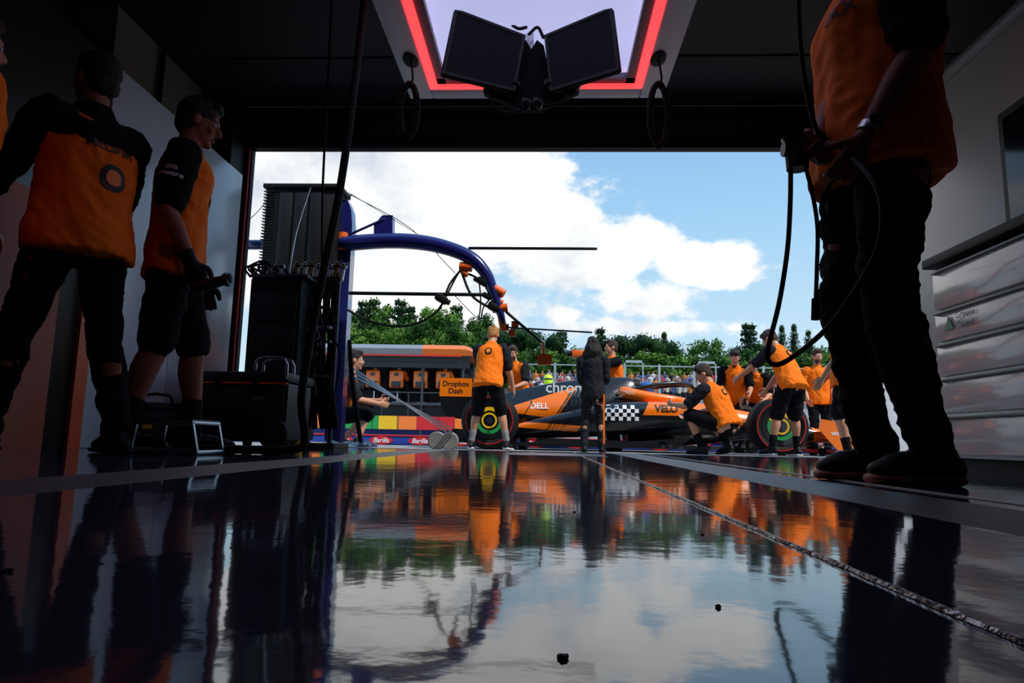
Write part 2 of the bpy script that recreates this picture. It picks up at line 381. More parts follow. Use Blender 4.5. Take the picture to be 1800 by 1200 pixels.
cr_=nd('ShaderNodeMapRange'); cr_.interpolation_type='SMOOTHSTEP'; Lk.new(mask,cr_.inputs[0]); cr_.inputs[1].default_value=-.12; cr_.inputs[2].default_value=.34
hz=nd('ShaderNodeValToRGB'); Lk.new(sp_.outputs[2],hz.inputs[0])
for i,(p,c) in enumerate(((0,'DDF0FA'),(.14,'C6E6FA'),(.3,'A6D4F7'),(.5,'7FB4E8'))):
    e=hz.color_ramp.elements[i] if i<2 else hz.color_ramp.elements.new(p)
    e.position=p; e.color=lin(c)+[1]
shd=nd('ShaderNodeValToRGB'); sv=mth('ADD',mth('MULTIPLY',n2,.65),mth('MULTIPLY',n1,.45)); Lk.new(sv,shd.inputs[0])
shd.color_ramp.elements[0].position=.42; shd.color_ramp.elements[0].color=(.66,.73,.82,1); shd.color_ramp.elements[1].position=.58; shd.color_ramp.elements[1].color=(1.1,1.1,1.08,1)
mix=nd('ShaderNodeMix',data_type='RGBA'); Lk.new(cr_.outputs[0],mix.inputs[0]); Lk.new(hz.outputs[0],mix.inputs[6]); Lk.new(shd.outputs[0],mix.inputs[7])
Lk.new(mix.outputs[2],bg.inputs[0]); bg.inputs[1].default_value=1.0
sun=D.lights.new('sun','SUN'); sun.energy=3.6; sun.angle=.01; sun.color=(1,.95,.87); so=D.objects.new('sun',sun); COL.objects.link(so)
so.rotation_euler=V((.62,-.42,1.0)).to_track_quat('Z','Y').to_euler(); so.location=(10,0,30)
# ---------------------------------------------------------------- building shell
DY=6.0; GZ=-.05
XL=gx(432,DY+.06,1.5); ZL=zat(700,267,DY+.06); XR=3.6; CZ=ZL+.42
CON=M('concrete_dark','3E382F',.85,bump=.3,bs=20,nz=.25,scale=3); CEIL=M('ceiling_panel','2C2826',.7,nz=.15,scale=2)
def shell(name,lo,hi,mat):
    b=B(); bx(b,lo,hi); return mk(name,b,mat,None,kind='structure')
fl=D.materials.new('gloss_floor'); fl.use_nodes=True; nt=fl.node_tree; N=nt.nodes; Lk=nt.links; pb=N['Principled BSDF']
tc=nd('ShaderNodeTexCoord'); sx=nd('ShaderNodeSeparateXYZ'); Lk.new(tc.outputs['Object'],sx.inputs[0])
def band(a,b_): return mth('MULTIPLY',mth('GREATER_THAN',sx.outputs[0],a),mth('LESS_THAN',sx.outputs[0],b_))
bandm=mth('ADD',band(-1.06,-.80),band(.56,.80)); 
n=nd('ShaderNodeTexNoise'); n.inputs['Scale'].default_value=1.6; n.inputs['Detail'].default_value=3; Lk.new(tc.outputs['Object'],n.inputs['Vector'])
c1=nd('ShaderNodeMix',data_type='RGBA'); c1.inputs[6].default_value=lin('3F4456')+[1]; c1.inputs[7].default_value=lin('4B5064')+[1]; Lk.new(n.outputs[0],c1.inputs[0])
c2=nd('ShaderNodeMix',data_type='RGBA'); Lk.new(bandm,c2.inputs[0]); Lk.new(c1.outputs[2],c2.inputs[6]); c2.inputs[7].default_value=lin('55565C')+[1]
Lk.new(c2.outputs[2],pb.inputs['Base Color'])
Lk.new(mth('ADD',mth('MULTIPLY',bandm,.42),mth('ADD',.04,mth('MULTIPLY',n.outputs[0],.035))),pb.inputs['Roughness'])
pb.inputs['IOR'].default_value=1.75
nb_=nd('ShaderNodeTexNoise'); nb_.inputs['Scale'].default_value=7; nb_.inputs['Detail'].default_value=4; Lk.new(tc.outputs['Object'],nb_.inputs['Vector'])
nb2=nd('ShaderNodeTexNoise'); nb2.inputs['Scale'].default_value=38; nb2.inputs['Detail'].default_value=3; Lk.new(tc.outputs['Object'],nb2.inputs['Vector'])
hh=mth('ADD',nb_.outputs[0],mth('MULTIPLY',nb2.outputs[0],.16))
bp=nd('ShaderNodeBump'); bp.inputs['Strength'].default_value=.2; bp.inputs['Distance'].default_value=.003; Lk.new(hh,bp.inputs['Height']); Lk.new(bp.outputs[0],pb.inputs['Normal'])
b=B(); bx(b,(-3.5,-2.5,-.2),(4.2,DY+.02,0)); mk('floor',b,fl,kind='structure',loc=V((0,0,0)))
shell('wall_left',(-3.7,-2.5,0),(-3.5,DY+.06,CZ+.1),CON); shell('wall_right',(4.2,-2.5,0),(4.4,DY+.06,CZ+.1),CON); shell('wall_back',(-3.5,-2.7,0),(4.2,-2.5,CZ+.1),CON)
b=B(); bx(b,(-3.5,DY,0),(XL,DY+.06,CZ)); bx(b,(XR,DY,0),(4.2,DY+.06,CZ)); bx(b,(XL,DY,ZL),(XR,DY+.06,CZ)); mk('wall_front',b,CEIL,kind='structure')
b=B()
for k in range(9):
    y0=-2.5+k*.96; bx(b,(-3.5,y0,CZ),(4.2,min(y0+.93,DY),CZ+.12),.01)
bx(b,(-3.9,-2.9,CZ+.1),(4.6,DY+.3,CZ+.3)); mk('ceiling',b,CEIL,kind='structure')
b=B(); bx(b,(-3.5,4.45,0),(-3.15,5.7,CZ)); mk('trim_5',b,M('concrete_pale','7A6E60',.85,bump=.3,bs=12,nz=.2,scale=3),kind='structure')
b=B(); bx(b,(XL,DY-.06,ZL-.01),(XR,DY,ZL+.06)); mk('trim_1',b,MBK,kind='structure')
b=B(); bx(b,(XL,DY-.12,ZL+.28),(XR,DY-.0,ZL+.31)); mk('trim_2',b,MBK,kind='structure')
b=B(); bx(b,(XL-.03,DY-.03,0),(XL-.015,DY-.001,ZL)); mk('trim_3',b,RED,kind='structure')
b=B(); bx(b,(XL-.26,DY-.3,0),(XL-.06,DY-.02,CZ)); mk('trim_4',b,MBK,kind='structure')
def panelwall(name,x0,x1,y0,y1,z1,mat,label,lines):
    r=root(name,((x0+x1)/2,(y0+y1)/2,0),label,'partition')
    n=len(lines)-1
    for i in range(n):
        b=B(); bx(b,(x0,lines[i]+.004,.0),(x1,lines[i+1]-.004,z1),.006); mk('panel',b,mat[i%len(mat)],r)
    return r
PWH=M('partition_white','D4DAE2',.22,nz=.04,scale=2); PDK=M('partition_dark','2B2624',.35,nz=.1,scale=2)
LP=panelwall('partition',-2.72,-2.62,-1,5.55,2.3,[PDK,PDK,PDK,PWH,PWH],'glossy garage partition with dark and white panels',[-.9,.5,1.9,3.74,4.6,5.5])
b=B(); bx(b,(-2.62,2.9,0),(-2.6,3.46,1.3)); mk('orange_panel',b,M('orange_dull','C2410C',.5),LP)
text('ulu',.2,V((-2.6,3.33,1.17)),(0,1,0),(0,0,1),MBK,LP,off=.006,bold=.02)
b=B(); bx(b,(-2.61,3.64,0),(-2.59,3.74,1.05)); mk('orange_strip',b,M('orange_paint_strip','FF5A10',.4),LP)
PBE=M('partition_cream','C4BCB2',.35,nz=.06,scale=2)
RP=panelwall('partition',2.55,2.65,-1,4.9,2.45,[PBE],'cream garage partition with rounded top rail behind cabinets',[-.9,.6,2.1,3.3,4.9])
b=B(); tube(b,[(2.56,-.9,2.47),(2.56,4.8,2.47)],.05,14,1); mk('top_rail',b,M('rail_grey','8C8986',.4),RP)
b=B(); bx(b,(2.5,1.2,1.15),(2.548,3.72,1.95),.01); tv=mk('television',b,MBK,None,'wall mounted black television on the cream partition','television')
b=B(); bx(b,(2.495,1.25,1.2),(2.502,3.67,1.9)); mk('screen',b,M('screen_off','14181F',.08),tv)
cab=root('cabinet',(2.15,2,0),'white drawer cabinet with dark worktop and slim handles','cabinet')
CABW=M('cabinet_white','E6E1DA',.2,coat=.5,nz=.04,scale=3)
CX=1.82; CY0,CY1=.9,3.25
b=B(); bx(b,(CX+.02,CY0,.06),(2.5,CY1,.93)); mk('body',b,CABW,cab)
b=B(); bx(b,(CX-.03,CY0-.02,.94),(2.52,CY1+.02,.985),.008); mk('worktop',b,MBK,cab)
b=B(); bx(b,(CX+.05,CY0,0),(2.48,CY1,.06)); mk('plinth',b,MBK,cab)
zs=[.07,.25,.42,.58,.73,.925]
for y0,y1 in ((CY0,2.0),(2.01,CY1)):
    for i in range(5):
        b=B(); bx(b,(CX,y0+.01,zs[i]+.006),(CX+.03,y1-.01,zs[i+1]-.012),.006); dr=mk('drawer',b,CABW,cab)
        b=B(); bx(b,(CX-.012,y0+.02,zs[i+1]-.02),(CX+.01,y1-.02,zs[i+1]-.008),.002); mk('handle',b,STL,dr)
text('Greene\nTweed',.045,V((CX-.002,3.0,.66)),(0,-1,0),(0,0,1),BLET,cab,off=.004)
b=B(); prism(b,[(CX-.006,3.16,.63),(CX-.006,3.09,.63),(CX-.006,3.125,.69)],(0.004,0,0)); mk('emblem',b,GRN,cab)
# ---------------------------------------------------------------- overhead frame
z0=2.5; pA=atz(720,172,z0); pB=atz(1165,176,z0); xl,xr,yf=pA.x,pB.x,(pA.y+pB.y)/2
FRM=M('frame_white','F6F4F2',.35,nz=.03); 
oh=root('overhead_light_frame',((xl+xr)/2,yf-1.5,z0),'white overhead light frame with red glowing strips','light fixture')
w1=.17; wf=.14; sw=.055; sf=.035; yb=yf-3
b=B(); bx(b,(xl,yb,z0),(xl+w1,yf,z0+.14),.012); bx(b,(xr-w1,yb,z0),(xr,yf,z0+.14),.012); bx(b,(xl+w1,yf-wf,z0),(xr-w1,yf,z0+.14),.012); bx(b,(xl+w1,yb,z0),(xr-w1,yb+.12,z0+.14),.012); mk('frame',b,FRM,oh)
LED=M('red_led','FF4448',.4,emit=1.4,nz=.02)
b=B()
def strip(b,x0,x1,y0,y1,z): bx(b,(x0,y0,z),(x1,y1,z+.03),.004)
strip(b,xl+w1,xl+w1+sw,yb+.12,yf-wf,z0-.004); strip(b,xr-w1-sw,xr-w1,yb+.12,yf-wf,z0-.004); strip(b,xl+w1+sw,xr-w1-sw,yf-wf-sf,yf-wf,z0-.004)
mk('light_strip',b,LED,oh)
b=B(); bx(b,(xl+w1+sw,yb+.1,z0+.02),(xl+w1+sw+.06,yf-wf-sf,z0+.06)); bx(b,(xr-w1-sw-.06,yb+.1,z0+.02),(xr-w1-sw,yf-wf-sf,z0+.06)); bx(b,(xl+w1+sw,yf-wf-sf-.07,z0+.02),(xr-w1-sw,yf-wf-sf,z0+.06)); mk('inner_frame',b,M('inner_grey','77737C',.4),oh)
b=B(); bx(b,(xl+w1,yb+.1,z0+.10),(xr-w1,yf-.1,z0+.12)); mk('light_panel',b,M('panel_glow','B9BCE8',.5,emit=.95,nz=.12,scale=1.2),oh)
for x in (xl+.3,xr-.3):
    for y in (yf-.3,yb+.3): b=B(); cyl(b,(x,y,z0+.12),(x,y,CZ),.012); mk('hanger_rod',b,STL,oh)
for px,bot in ((722,240),(1157,255)):
    p=at(px,100,4.05); x=p.x; y=4.05; zt=z0
    r=root('coiled_cable',(x,y,zt-.5),'black coiled cable hanging from the overhead frame','cable')
    b=B(); ell(b,(x,y,zt-.005),(.05,.09,.012)); mk('cable_socket',b,MBK,r)
    zb=zat(px,bot,y); zc=zat(px,148,y); b=B()
    tube(b,[(x,y,zt),(x+.02,y,zc+.04),(x,y,zc)],.007,8,4); mk('lead',b,RUB,r)
    n=760; b=B(); loopp=[]
    for i in range(n+1):
        t=i/n*2*math.pi; cx=x+.055*math.sin(t); cz=(zc+zb)/2+(zc-zb)/2*math.cos(t); a=i*.9
        nx=math.sin(t); nzz=math.cos(t)
        loopp.append((cx+nx*.019*math.cos(a),y+.019*math.sin(a),cz+nzz*.019*math.cos(a)))
    tube(b,loopp,.0048,6,1); mk('coil',b,RUB,r)
# monitors
mo=root('monitor_mount',at(933,150,3.85),'black monitor mount hanging below the light frame','bracket')
Ym=3.85; MNB=M('monitor_black','040405',.6,nz=.2,spec=.1); MNE=M('monitor_bezel','1B1B1F',.45,spec=.3)
b=B(); c=at(932,40,Ym+.1); bx(b,(c.x-.025,c.y-.03,zat(932,78,Ym)),(c.x+.025,c.y+.03,z0+.1),.005); mk('hanging_post',b,ALU,mo)
b=B(); p=lambda px,py,dy=0: at(px,py,Ym+dy)
prism(b,[p(912,80,.05),p(924,70,.05),p(934,86,.05),p(944,70,.05),p(956,80,.05),p(966,130,.05),p(1022,138,.05),p(1018,160,.05),p(950,192,.05),p(915,192,.05),p(850,162,.05),p(848,134,.05),p(902,130,.05)],(0,.05,0)); mk('bracket_plate',b,MNB,mo)
for q in ((860,150),(925,182),(945,182),(1010,150),(905,150),(965,150)):
    b=B(); box(b,p(q[0],q[1],.03),(.07,.06,.05),Matrix.Rotation(.4,3,'Y'),.015); cyl(b,p(q[0],q[1],.0),p(q[0],q[1],-.04),.02); mk('bracket_knob',b,MNE,mo)
for pts in ([(870,42),(890,38),(910,50),(925,48)],[(862,165),(870,188),(895,198),(925,190)],[(1000,160),(985,180),(960,186)],[(930,60),(945,48),(955,66)]):
    b=B(); tube(b,[p(*q) for q in pts],.010,8,4); mk('monitor_cable',b,RUB,mo)
for quad in ([(799,14,-.1),(925,62,.03),(906,162,.03),(775,130,-.1)],[(956,62,.03),(1077,11,-.1),(1091,123,-.1),(966,162,.03)]):
    q=[at(a,b_,Ym+c_-.06) for a,b_,c_ in quad]; nrm=(q[1]-q[0]).cross(q[3]-q[0]).normalized()
    if nrm.y>0: nrm=-nrm
    b=B(); prism(b,q,-nrm*.045); bmesh.ops.bevel(b,geom=b.edges[:],offset=.008,segments=2,affect='EDGES'); mm=mk('monitor',b,MNB,None,'black flat monitor tilted outward on the overhead mount','monitor','overhead monitors')
    cc=sum(q,V())/4
    for k in range(4):
        a0,a1=q[k],q[(k+1)%4]; i0=cc+(a0-cc)*.9; i1=cc+(a1-cc)*.9; b=B(); prism(b,[cc+(a0-cc)*.985+nrm*.001,cc+(a1-cc)*.985+nrm*.001,i1+nrm*.001,i0+nrm*.001],nrm*.006); mk('bezel',b,MNE,mm)
    qi=[cc+(v-cc)*.9+nrm*.002 for v in q]; b=B(); prism(b,qi,-nrm*.003); mk('screen',b,M('monitor_screen','07080F',.35,spec=.12),mm)
# ---------------------------------------------------------------- floor details
b=B(); n=160; L1=[]
for i in range(n+1): L1.append(.2+(DY-.25)*(i/n)**1.6)
rings=[]
for y in L1:
    o_=noise.noise(V((y*14,0,0)))*.003; wd=.003+.002*noise.noise(V((y*30,5,0)))
    rings.append([V((.25+o_-wd,y,.0005)),V((.25+o_-wd*.5,y,.003)),V((.25+o_+wd*.5,y,.003)),V((.25+o_+wd,y,.0005))])
loft(b,rings); mk('floor_joint_tape',b,M('joint_tape','B8BCC2',.25,metal=.6,bump=.6,bs=60),None,'thin crinkled silver joint tape running along the floor','tape')
b=B(); bx(b,(.87,1.0,.0005),(.885,DY-.2,.002)); mk('floor_marking',b,WHT,None,'thin white line marking on the glossy floor','floor marking')
b=B(); bx(b,(-.25,4.5,.0005),(.42,5.4,.0015)); mk('floor_plate',b,M('floor_plate','8C8F96',.3,nz=.1),None,'pale grey plate set flush in the floor','floor plate')
b=B(); bx(b,(XL,DY-.12,.0005),(XR,DY+.02,.002)); mk('threshold_strip',b,WHT,None,'white threshold strip along the garage door','floor marking')
for px,py,sz in ((1262,1068,.002),(990,1158,.0026),(1235,940,.0018),(1010,900,.002),(12,1005,.003)):
    p0=atz(px,py,0.0); b=B(); bmesh.ops.create_icosphere(b,subdivisions=3,radius=sz,matrix=Matrix.Translation(p0+V((0,0,sz*.35))))
    for v in b.verts: v.co+=(v.co-p0)*noise.noise(v.co*400)*.9; v.co.z=max(.0002,v.co.z*.6)
    mk('rubber_debris',b,RUB,None,'small black crumb of rubber on the floor','debris','rubber crumbs on the floor')
# ---------------------------------------------------------------- outside ground
ASP=M('asphalt','8B8986',.85,bump=.5,bs=30,nz=.15,scale=3); GRS=M('grass','4C6A2A',.95,nz=.3,scale=.6)
b=B(); bx(b,(-60,DY+.02,GZ-.1),(60,34,GZ)); mk('ground',b,ASP,kind='structure')
b=B(); bx(b,(-250,34,GZ-.1),(250,260,GZ)); mk('ground_grass',b,GRS,kind='structure')
b=B(); bx(b,(-12,8.0,GZ+.001),(16,8.15,GZ+.004)); mk('lane_marking',b,WHT,None,'white painted line on the pit lane','road marking')
YB=12.7; bar=root('pit_wall_barrier',(1,YB,GZ),'low blue barrier with repeated red oval sponsor signs','barrier')
ztop=.11
b=B(); bx(b,(-12,YB,GZ),(16,YB+.3,ztop),.02); mk('barrier_wall',b,BLU,bar)
b=B(); bx(b,(-12,YB-.02,ztop),(16,YB+.32,ztop+.03),.01); mk('barrier_cap',b,RED,bar)
for px in (600,670,738,806,874,943,1012,1080,1160,1232,1300,1370,1440,1520):
    X=gx(px,YB); zc=.035
    b=B(); pts=[(X+math.cos(a)*.22,YB-.005,zc+math.sin(a)*.075) for a in [2*math.pi*k/28 for k in range(28)]]; prism(b,pts,(0,-.012,0)); sg=mk('oval_sign',b,RED,bar)
    text('Barilla',.12,V((X,YB-.02,zc)),(1,0,0),(0,0,1),WLET,sg,off=.004,bold=.015,ital=.2)
# ---------------------------------------------------------------- pit wall stand
YS=24; x0,x1=gx(540,YS),gx(835,YS); zr=zat(720,607,YS)
st=root('pit_wall_stand',((x0+x1)/2,YS,GZ),'pit wall command stand with orange and silver roof','stand')
prof=lambda X:[V((X,YS-.6,zr-.42)),V((X,YS-.7,zr-.2)),V((X,YS-.5,zr-.04)),V((X,YS,zr)),V((X,YS+1.6,zr)),V((X,YS+1.9,zr-.1)),V((X,YS+1.9,zr-.42))]
xm=gx(742,YS)
for xa,xb,m in ((x0,xm,M('roof_silver','9A9DA0',.3,metal=.3)),(xm,x1-.5,PAP),(x1-.5,x1,PAP)):
    b=B()
    if xb<x1: loft(b,[prof(xa),prof(xb)])
    else:
        rr=[]
        for k in range(6):
            t=k/5; sc=math.cos(t*1.35); q=prof(xa+.5*math.sin(t*1.35)); rr.append([V((v.x,v.y,zr-.42+(v.z-(zr-.42))*sc)) for v in q])
        loft(b,rr)
    mk('roof',b,m,st)
b=B(); bx(b,(x0,YS-.55,zr-.85),(x1-.2,YS-.5,zr-.42)); mk('fascia',b,M('fascia_dark','14161A',.5),st)
b=B(); bx(b,(x0,YS-.65,zr-.46),(x1-.5,YS-.62,zr-.42)); mk('fascia_trim',b,RED,st)
b=B(); bx(b,(x0,YS+1.7,.9),(x1-.3,YS+1.8,zr-.4)); mk('back_panel',b,M('stand_dark','141518',.6),st)
nsc=7
for i in range(nsc):
    X=x0+.5+(x1-x0-1)*i/(nsc-1); b=B(); bx(b,(X-.28,YS+1.3,2.3),(X+.28,YS+1.36,2.7),.01); mk('screen',b,M('screen_bluegrey','27303A',.2),st)
    b=B(); bx(b,(X-.28,YS+1.3,1.85),(X+.28,YS+1.36,2.25),.01); mk('screen',b,M('screen_bluegrey','27303A',.2),st)
for X in (x0+.3,xm,x1-.45): b=B(); cyl(b,(X,YS-.4,GZ),(X,YS-.4,zr-.3),.05); mk('post',b,STL,st)
b=B(); bx(b,(x0,YS-.5,1.2),(x1,YS+1.8,1.3)); mk('deck',b,STL,st)
b=B(); bx(b,(x0,YS-.3,.8),(x1,YS-.2,1.2)); mk('deck_skirt',b,M('stand_dark','141518'),st)
cols=[PAP,GRN,GRN,GRN,YEL,PAP,RED,RED,PAP]; nn=9
for i in range(nn):
    xa=x0+(x1-x0)*i/nn; b=B(); bx(b,(xa,YS-.52,.36),(xa+(x1-x0)/nn-.01,YS-.46,.82)); mk('base_panel',b,cols[i],st)
b=B()
bx(b,(xm-1.3,YS-.8,1.6),(x1-.8,YS-.77,1.64)); 
for X in (xm-1.3,xm-.4,x1-.85): bx(b,(X,YS-.8,.8),(X+.03,YS-.77,1.6))
mk('railing',b,STL,st)
b=B(); bx(b,(x0-.2,YS+.3,GZ),(x1+.1,YS+.5,.42)); mk('base_wall',b,BLU,st)
for i,px in enumerate((650,692,735,775)):
    X=gx(px,YS-.2); dz=.38
    pr=person('engineer in orange shirt and headset seated at the stand',X,YS+.15,0,1.9,gz=.92+dz,pel=.55,lean=8,py=-.05,LA=(-.2,.4,.85),RA=(.2,.4,.85),LF=(-.12,.42,.12),RF=(.12,.42,.12),vx=.022,sleeve=ORG if i%2 else BLK,ears=MBK,group='seated engineers on the stand')
    b=B(); bx(b,(X-.24,YS-.15,1.40+dz),(X+.24,YS+.35,1.47+dz),.03); ch=mk('stool',b,MBK,None,'black high-backed stool with orange back cover','stool','stools on the stand')
    b=B(); box(b,(X,YS-.2,1.74+dz),(.50,.07,.6),None,.05); bk=mk('backrest',b,PAP,ch)
    b=B(); box(b,(X,YS-.245,1.56+dz),(.34,.02,.2),None,.005); mk('back_badge',b,CBK,bk)
    b=B(); box(b,(X,YS-.245,1.9+dz),(.16,.02,.1),None,.005); mk('back_badge',b,CBK,bk)
    b=B(); cyl(b,(X,YS+.1,.92+dz),(X,YS+.1,1.41+dz),.03); cyl(b,(X,YS+.1,.92+dz),(X,YS+.1,.95+dz),.2); mk('stem',b,ALU,ch)
# fence
YF=30; fe=root('trackside_fence',(4,YF,GZ),'grey metal trackside fence with mesh panels','fence')
zt=zat(1000,640,YF)
b=B(); bx(b,(gx(835,YF),YF,zt-.05),(22,YF+.06,zt)); bx(b,(gx(835,YF),YF,1.9),(22,YF+.06,1.97)); mk('rail',b,ALU,fe)
for px in range(850,1660,62):
    X=gx(px,YF); b=B(); bx(b,(X-.05,YF-.05,GZ),(X+.05,YF+.05,zt+.05)); mk('fence_post',b,ALU,fe)
b=B(); bx(b,(gx(835,YF),YF+.1,GZ),(22,YF+.3,1.9)); mk('fence_wall',b,M('wall_pale','A9AAA8',.7),fe)
for px in (1115,1245):
    X=gx(px,YF-1); b=B()
    for a,c_ in ((-.4,-.35),(.35,.4)): bx(b,(X+a,YF-1,GZ),(X+c_,YF-.95,zt+.1))
    bx(b,(X-.4,YF-1,zt),(X+.4,YF-.95,zt+.1)); bx(b,(X-.35,YF-.98,1.6),(X+.35,YF-.96,1.64)); mk('gate_frame',b,ALU,None,'grey metal gate frame standing at the fence','gate','gate frames')
# grandstand and crowd
YG=56; ZG=3.3; gs=root('grandstand',(12,YG,GZ),'stepped grandstand terrace filled with spectators','grandstand')
for k in range(4):
    b=B(); bx(b,(gx(880,YG),YG+k*.8,GZ),(36,YG+.8+k*.8,ZG+k*.36)); mk('terrace_step',b,M('terrace','5A5A58',.8),gs)
def spectator(col):
    b=B(); tube(b,[(-.09,0,.05),(-.09,0,.45),(-.08,0,.88)],[.05,.06,.09],8,2); tube(b,[(.09,0,.05),(.09,0,.45),(.08,0,.88)],[.05,.06,.09],8,2)
    tube(b,[(0,0,.85),(0,0,1.1),(0,0,1.35),(0,0,1.47)],[(.17,.12),(.16,.11),(.19,.12),(.07,.06)],10,2,(1,0,0))
    for s_ in (-1,1): tube(b,[(s_*.2,0,1.38),(s_*.27,.02,1.1),(s_*.22,-.15,.95)],[.055,.045,.03],8,2)
    ell(b,(0,0,1.62),(.08,.095,.12),None,10,8); ell(b,(0,.015,1.65),(.085,.095,.1),None,10,8)
    me=vox(b,.03,1); for_m=[M('crowd_trousers','2C3140',.8),col,SKIN,HAIRN]
    return mk('person',me,for_m,None,fm=lambda c,n:0 if c.z<.85 else 1 if c.z<1.48 and abs(c.x)<.24 and not(c.z<1.0 and abs(c.x)>.19) else 2 if (c.z<1.62 or (c.y<0 and c.z<1.67)) else 3,sharp=0,loc=V((0,0,0)))
cc=[('red','A8323A'),('white','C8C8C8'),('orange','D4762C'),('blue','34508C'),('black','202024'),('grey','77787C')]
sp0=[spectator(M('crowd_'+n_,c_,.8)) for n_,c_ in cc]; rn=random.Random(7)
used=set()
for k in range(4):
    px=905+rn.random()*8
    while px<1510:
        j=rn.randrange(6); o=sp0[j] if j not in used else sp0[j].copy()
        if j in used: COL.objects.link(o)
        used.add(j); o.location=(gx(px,YG+.4+k*.8),YG+.35+k*.8,ZG+k*.36); o.rotation_euler=(0,0,rn.uniform(-.5,.5)); sc=rn.uniform(.9,1.05); o.scale=(sc,)*3
        o['label']='spectator in a %s top standing on the terrace'%cc[j][0]; o['category']='person'; o['group']='spectators on the grandstand'
        px+=rn.uniform(8.5,14)
# ---------------------------------------------------------------- trees
LEAF=[M('leaf_%s'%n_,c_,.7,nz=.6,scale=.5,spec=.15) for n_,c_ in (('mid','3F6423'),('dark','27451D'),('light','5A8030'),('pine','1F3822'))]
BARK=M('bark','4A3A2B',.9,bump=.6)
def treevar(kind,seed):
    r=random.Random(seed); b=B(); leaves=[]
    def G(): return V((r.gauss(0,1),r.gauss(0,1),r.gauss(0,1))).normalized()
    def core(c_,rr,k=.62):
        bmesh.ops.create_icosphere(b,subdivisions=2,radius=rr*k,matrix=Matrix.Translation(c_)@Matrix.Diagonal((1,1,.85,1)))
    def shellq(c_,rr,n_,fl=.85):
        core(c_,rr)
        for _ in range(n_): d=G(); leaves.append((c_+V((d.x,d.y,d.z*fl))*rr*r.uniform(.55,1.3),d))
    if kind=='broad':
        lf=.34; asym=r.uniform(-.5,.5)
        shellq(V((0,0,5.2)),2.3,600)
        for i in range(22):
            a=r.random()*6.28; z=2.4+r.random()*6.6; env=3.3*math.sqrt(max(.04,1-((z-5.0)/4.9)**2)); q=env*r.uniform(.3,.95)
            shellq(V((math.cos(a)*q+asym*(z-5)*.3,math.sin(a)*q,z)),r.uniform(.5,1.25),290)
    elif kind=='umbrella':
        lf=.28
        for i in range(16):
            a=r.random()*6.28; q=r.random()**.5*3.6; shellq(V((math.cos(a)*q,math.sin(a)*q,8.4+r.uniform(-.4,.5)-q*.2)),r.uniform(.7,1.2),260,.6)
    elif kind=='cypress':
        lf=.24
        for i in range(16):
            z=.8+i*.58; rr=.95*math.sin(math.pi*min(.97,(i+2.5)/18.5))+.1; shellq(V((r.uniform(-.12,.12),r.uniform(-.12,.12),z)),rr,230,1.1)
    else:
        lf=.34; cyl(b,(0,0,1),(0,0,9.2),.9,.05,8)
        for i in range(17):
            z=1.2+i*.52; R_=2.5*(1-i/17.6)**.85+.1; nb=7 if i<12 else 5
            for k in range(nb):
                a=k*6.28/nb+i*.9+r.uniform(-.2,.2); L_=R_*r.uniform(.7,1.15)
                for _ in range(50):
                    t=r.random()**.7; p_=V((math.cos(a)*L_*t,math.sin(a)*L_*t,z-L_*t*.28+ .12*L_*t*t))+V((r.gauss(0,.16),r.gauss(0,.16),r.gauss(0,.12)))*(1.3-t*.6); leaves.append((p_,V((math.cos(a),math.sin(a),.8)).normalized()))
    for v in b.verts: v.co+=V((noise.noise(v.co*1.3),noise.noise(v.co*1.3+V((9,0,0))),noise.noise(v.co*1.3+V((0,9,0)))))*.3
    for p_,d in leaves:
        t=(d+G()*.9).normalized(); u=t.orthogonal().normalized(); u=(Matrix.Rotation(r.random()*6.28,3,t)@u); w_=t.cross(u); s_=lf*r.uniform(.35,1)
        b.faces.new([b.verts.new(p_+u*s_*.5),b.verts.new(p_+w_*s_*.3),b.verts.new(p_-u*s_*.5),b.verts.new(p_-w_*s_*.3)])
    zm=max(v.co.z for v in b.verts)
    for v in b.verts: v.co.z*=10/zm
    mats={'broad':[[LEAF[0],LEAF[2]],[LEAF[1],LEAF[0]],[LEAF[0],LEAF[1]],[LEAF[2],LEAF[0]]][seed%4],'umbrella':[LEAF[1],LEAF[3]],'cypress':[LEAF[3],LEAF[1]],'conifer':[LEAF[3],LEAF[1]]}[kind]
    me=D.meshes.new('foliage'); b.to_mesh(me); b.free()
    lab={'broad':'leafy broad-crowned green tree behind the track','umbrella':'flat-topped umbrella pine behind the track','cypress':'slim dark cypress tree behind the track','conifer':'tall dark conifer behind the track'}[kind]
    rt=root('tree',(0,0,0),lab,'tree','trees behind the track')
    mk('foliage',me,mats,rt,fm=lambda c,n:1 if noise.noise(c*.9)>.05 else 0,sharp=0)
    b=B(); top=7.5 if kind in('broad','umbrella') else 8.5; tube(b,[(0,0,-.2),(.1,0,top*.4),(0,.1,top)],[.3,.22,.08],8,3)
    for k in range(5): a=k*1.3; tube(b,[(0,0,top*.55+k*.3),(math.cos(a)*1.2,math.sin(a)*1.2,top*.8+k*.2)],[.1,.04],6,1)
    mk('trunk',b,BARK,rt,sharp=0); return rt
TV={k:[treevar(k,s_) for s_ in ss] for k,ss in {'broad':(1,2,3,4),'umbrella':(4,),'cypress':(5,),'conifer':(6,7)}.items()}
rt=random.Random(5); first=set()
def tree(kind,px,top,Y,wd=1):
    v=TV[kind][rt.randrange(len(TV[kind]))]; z=zat(px,top,Y)-GZ; s_=z/10.; loc=V((gx(px,Y),Y,GZ)); sc=(s_*wd,s_*wd,s_)
    if v.name not in first: first.add(v.name); v.location=loc; v.scale=sc; v.rotation_euler=(0,0,rt.random()*6)
    else: copytree(v,loc-v.location,rt.random()*6,sc)
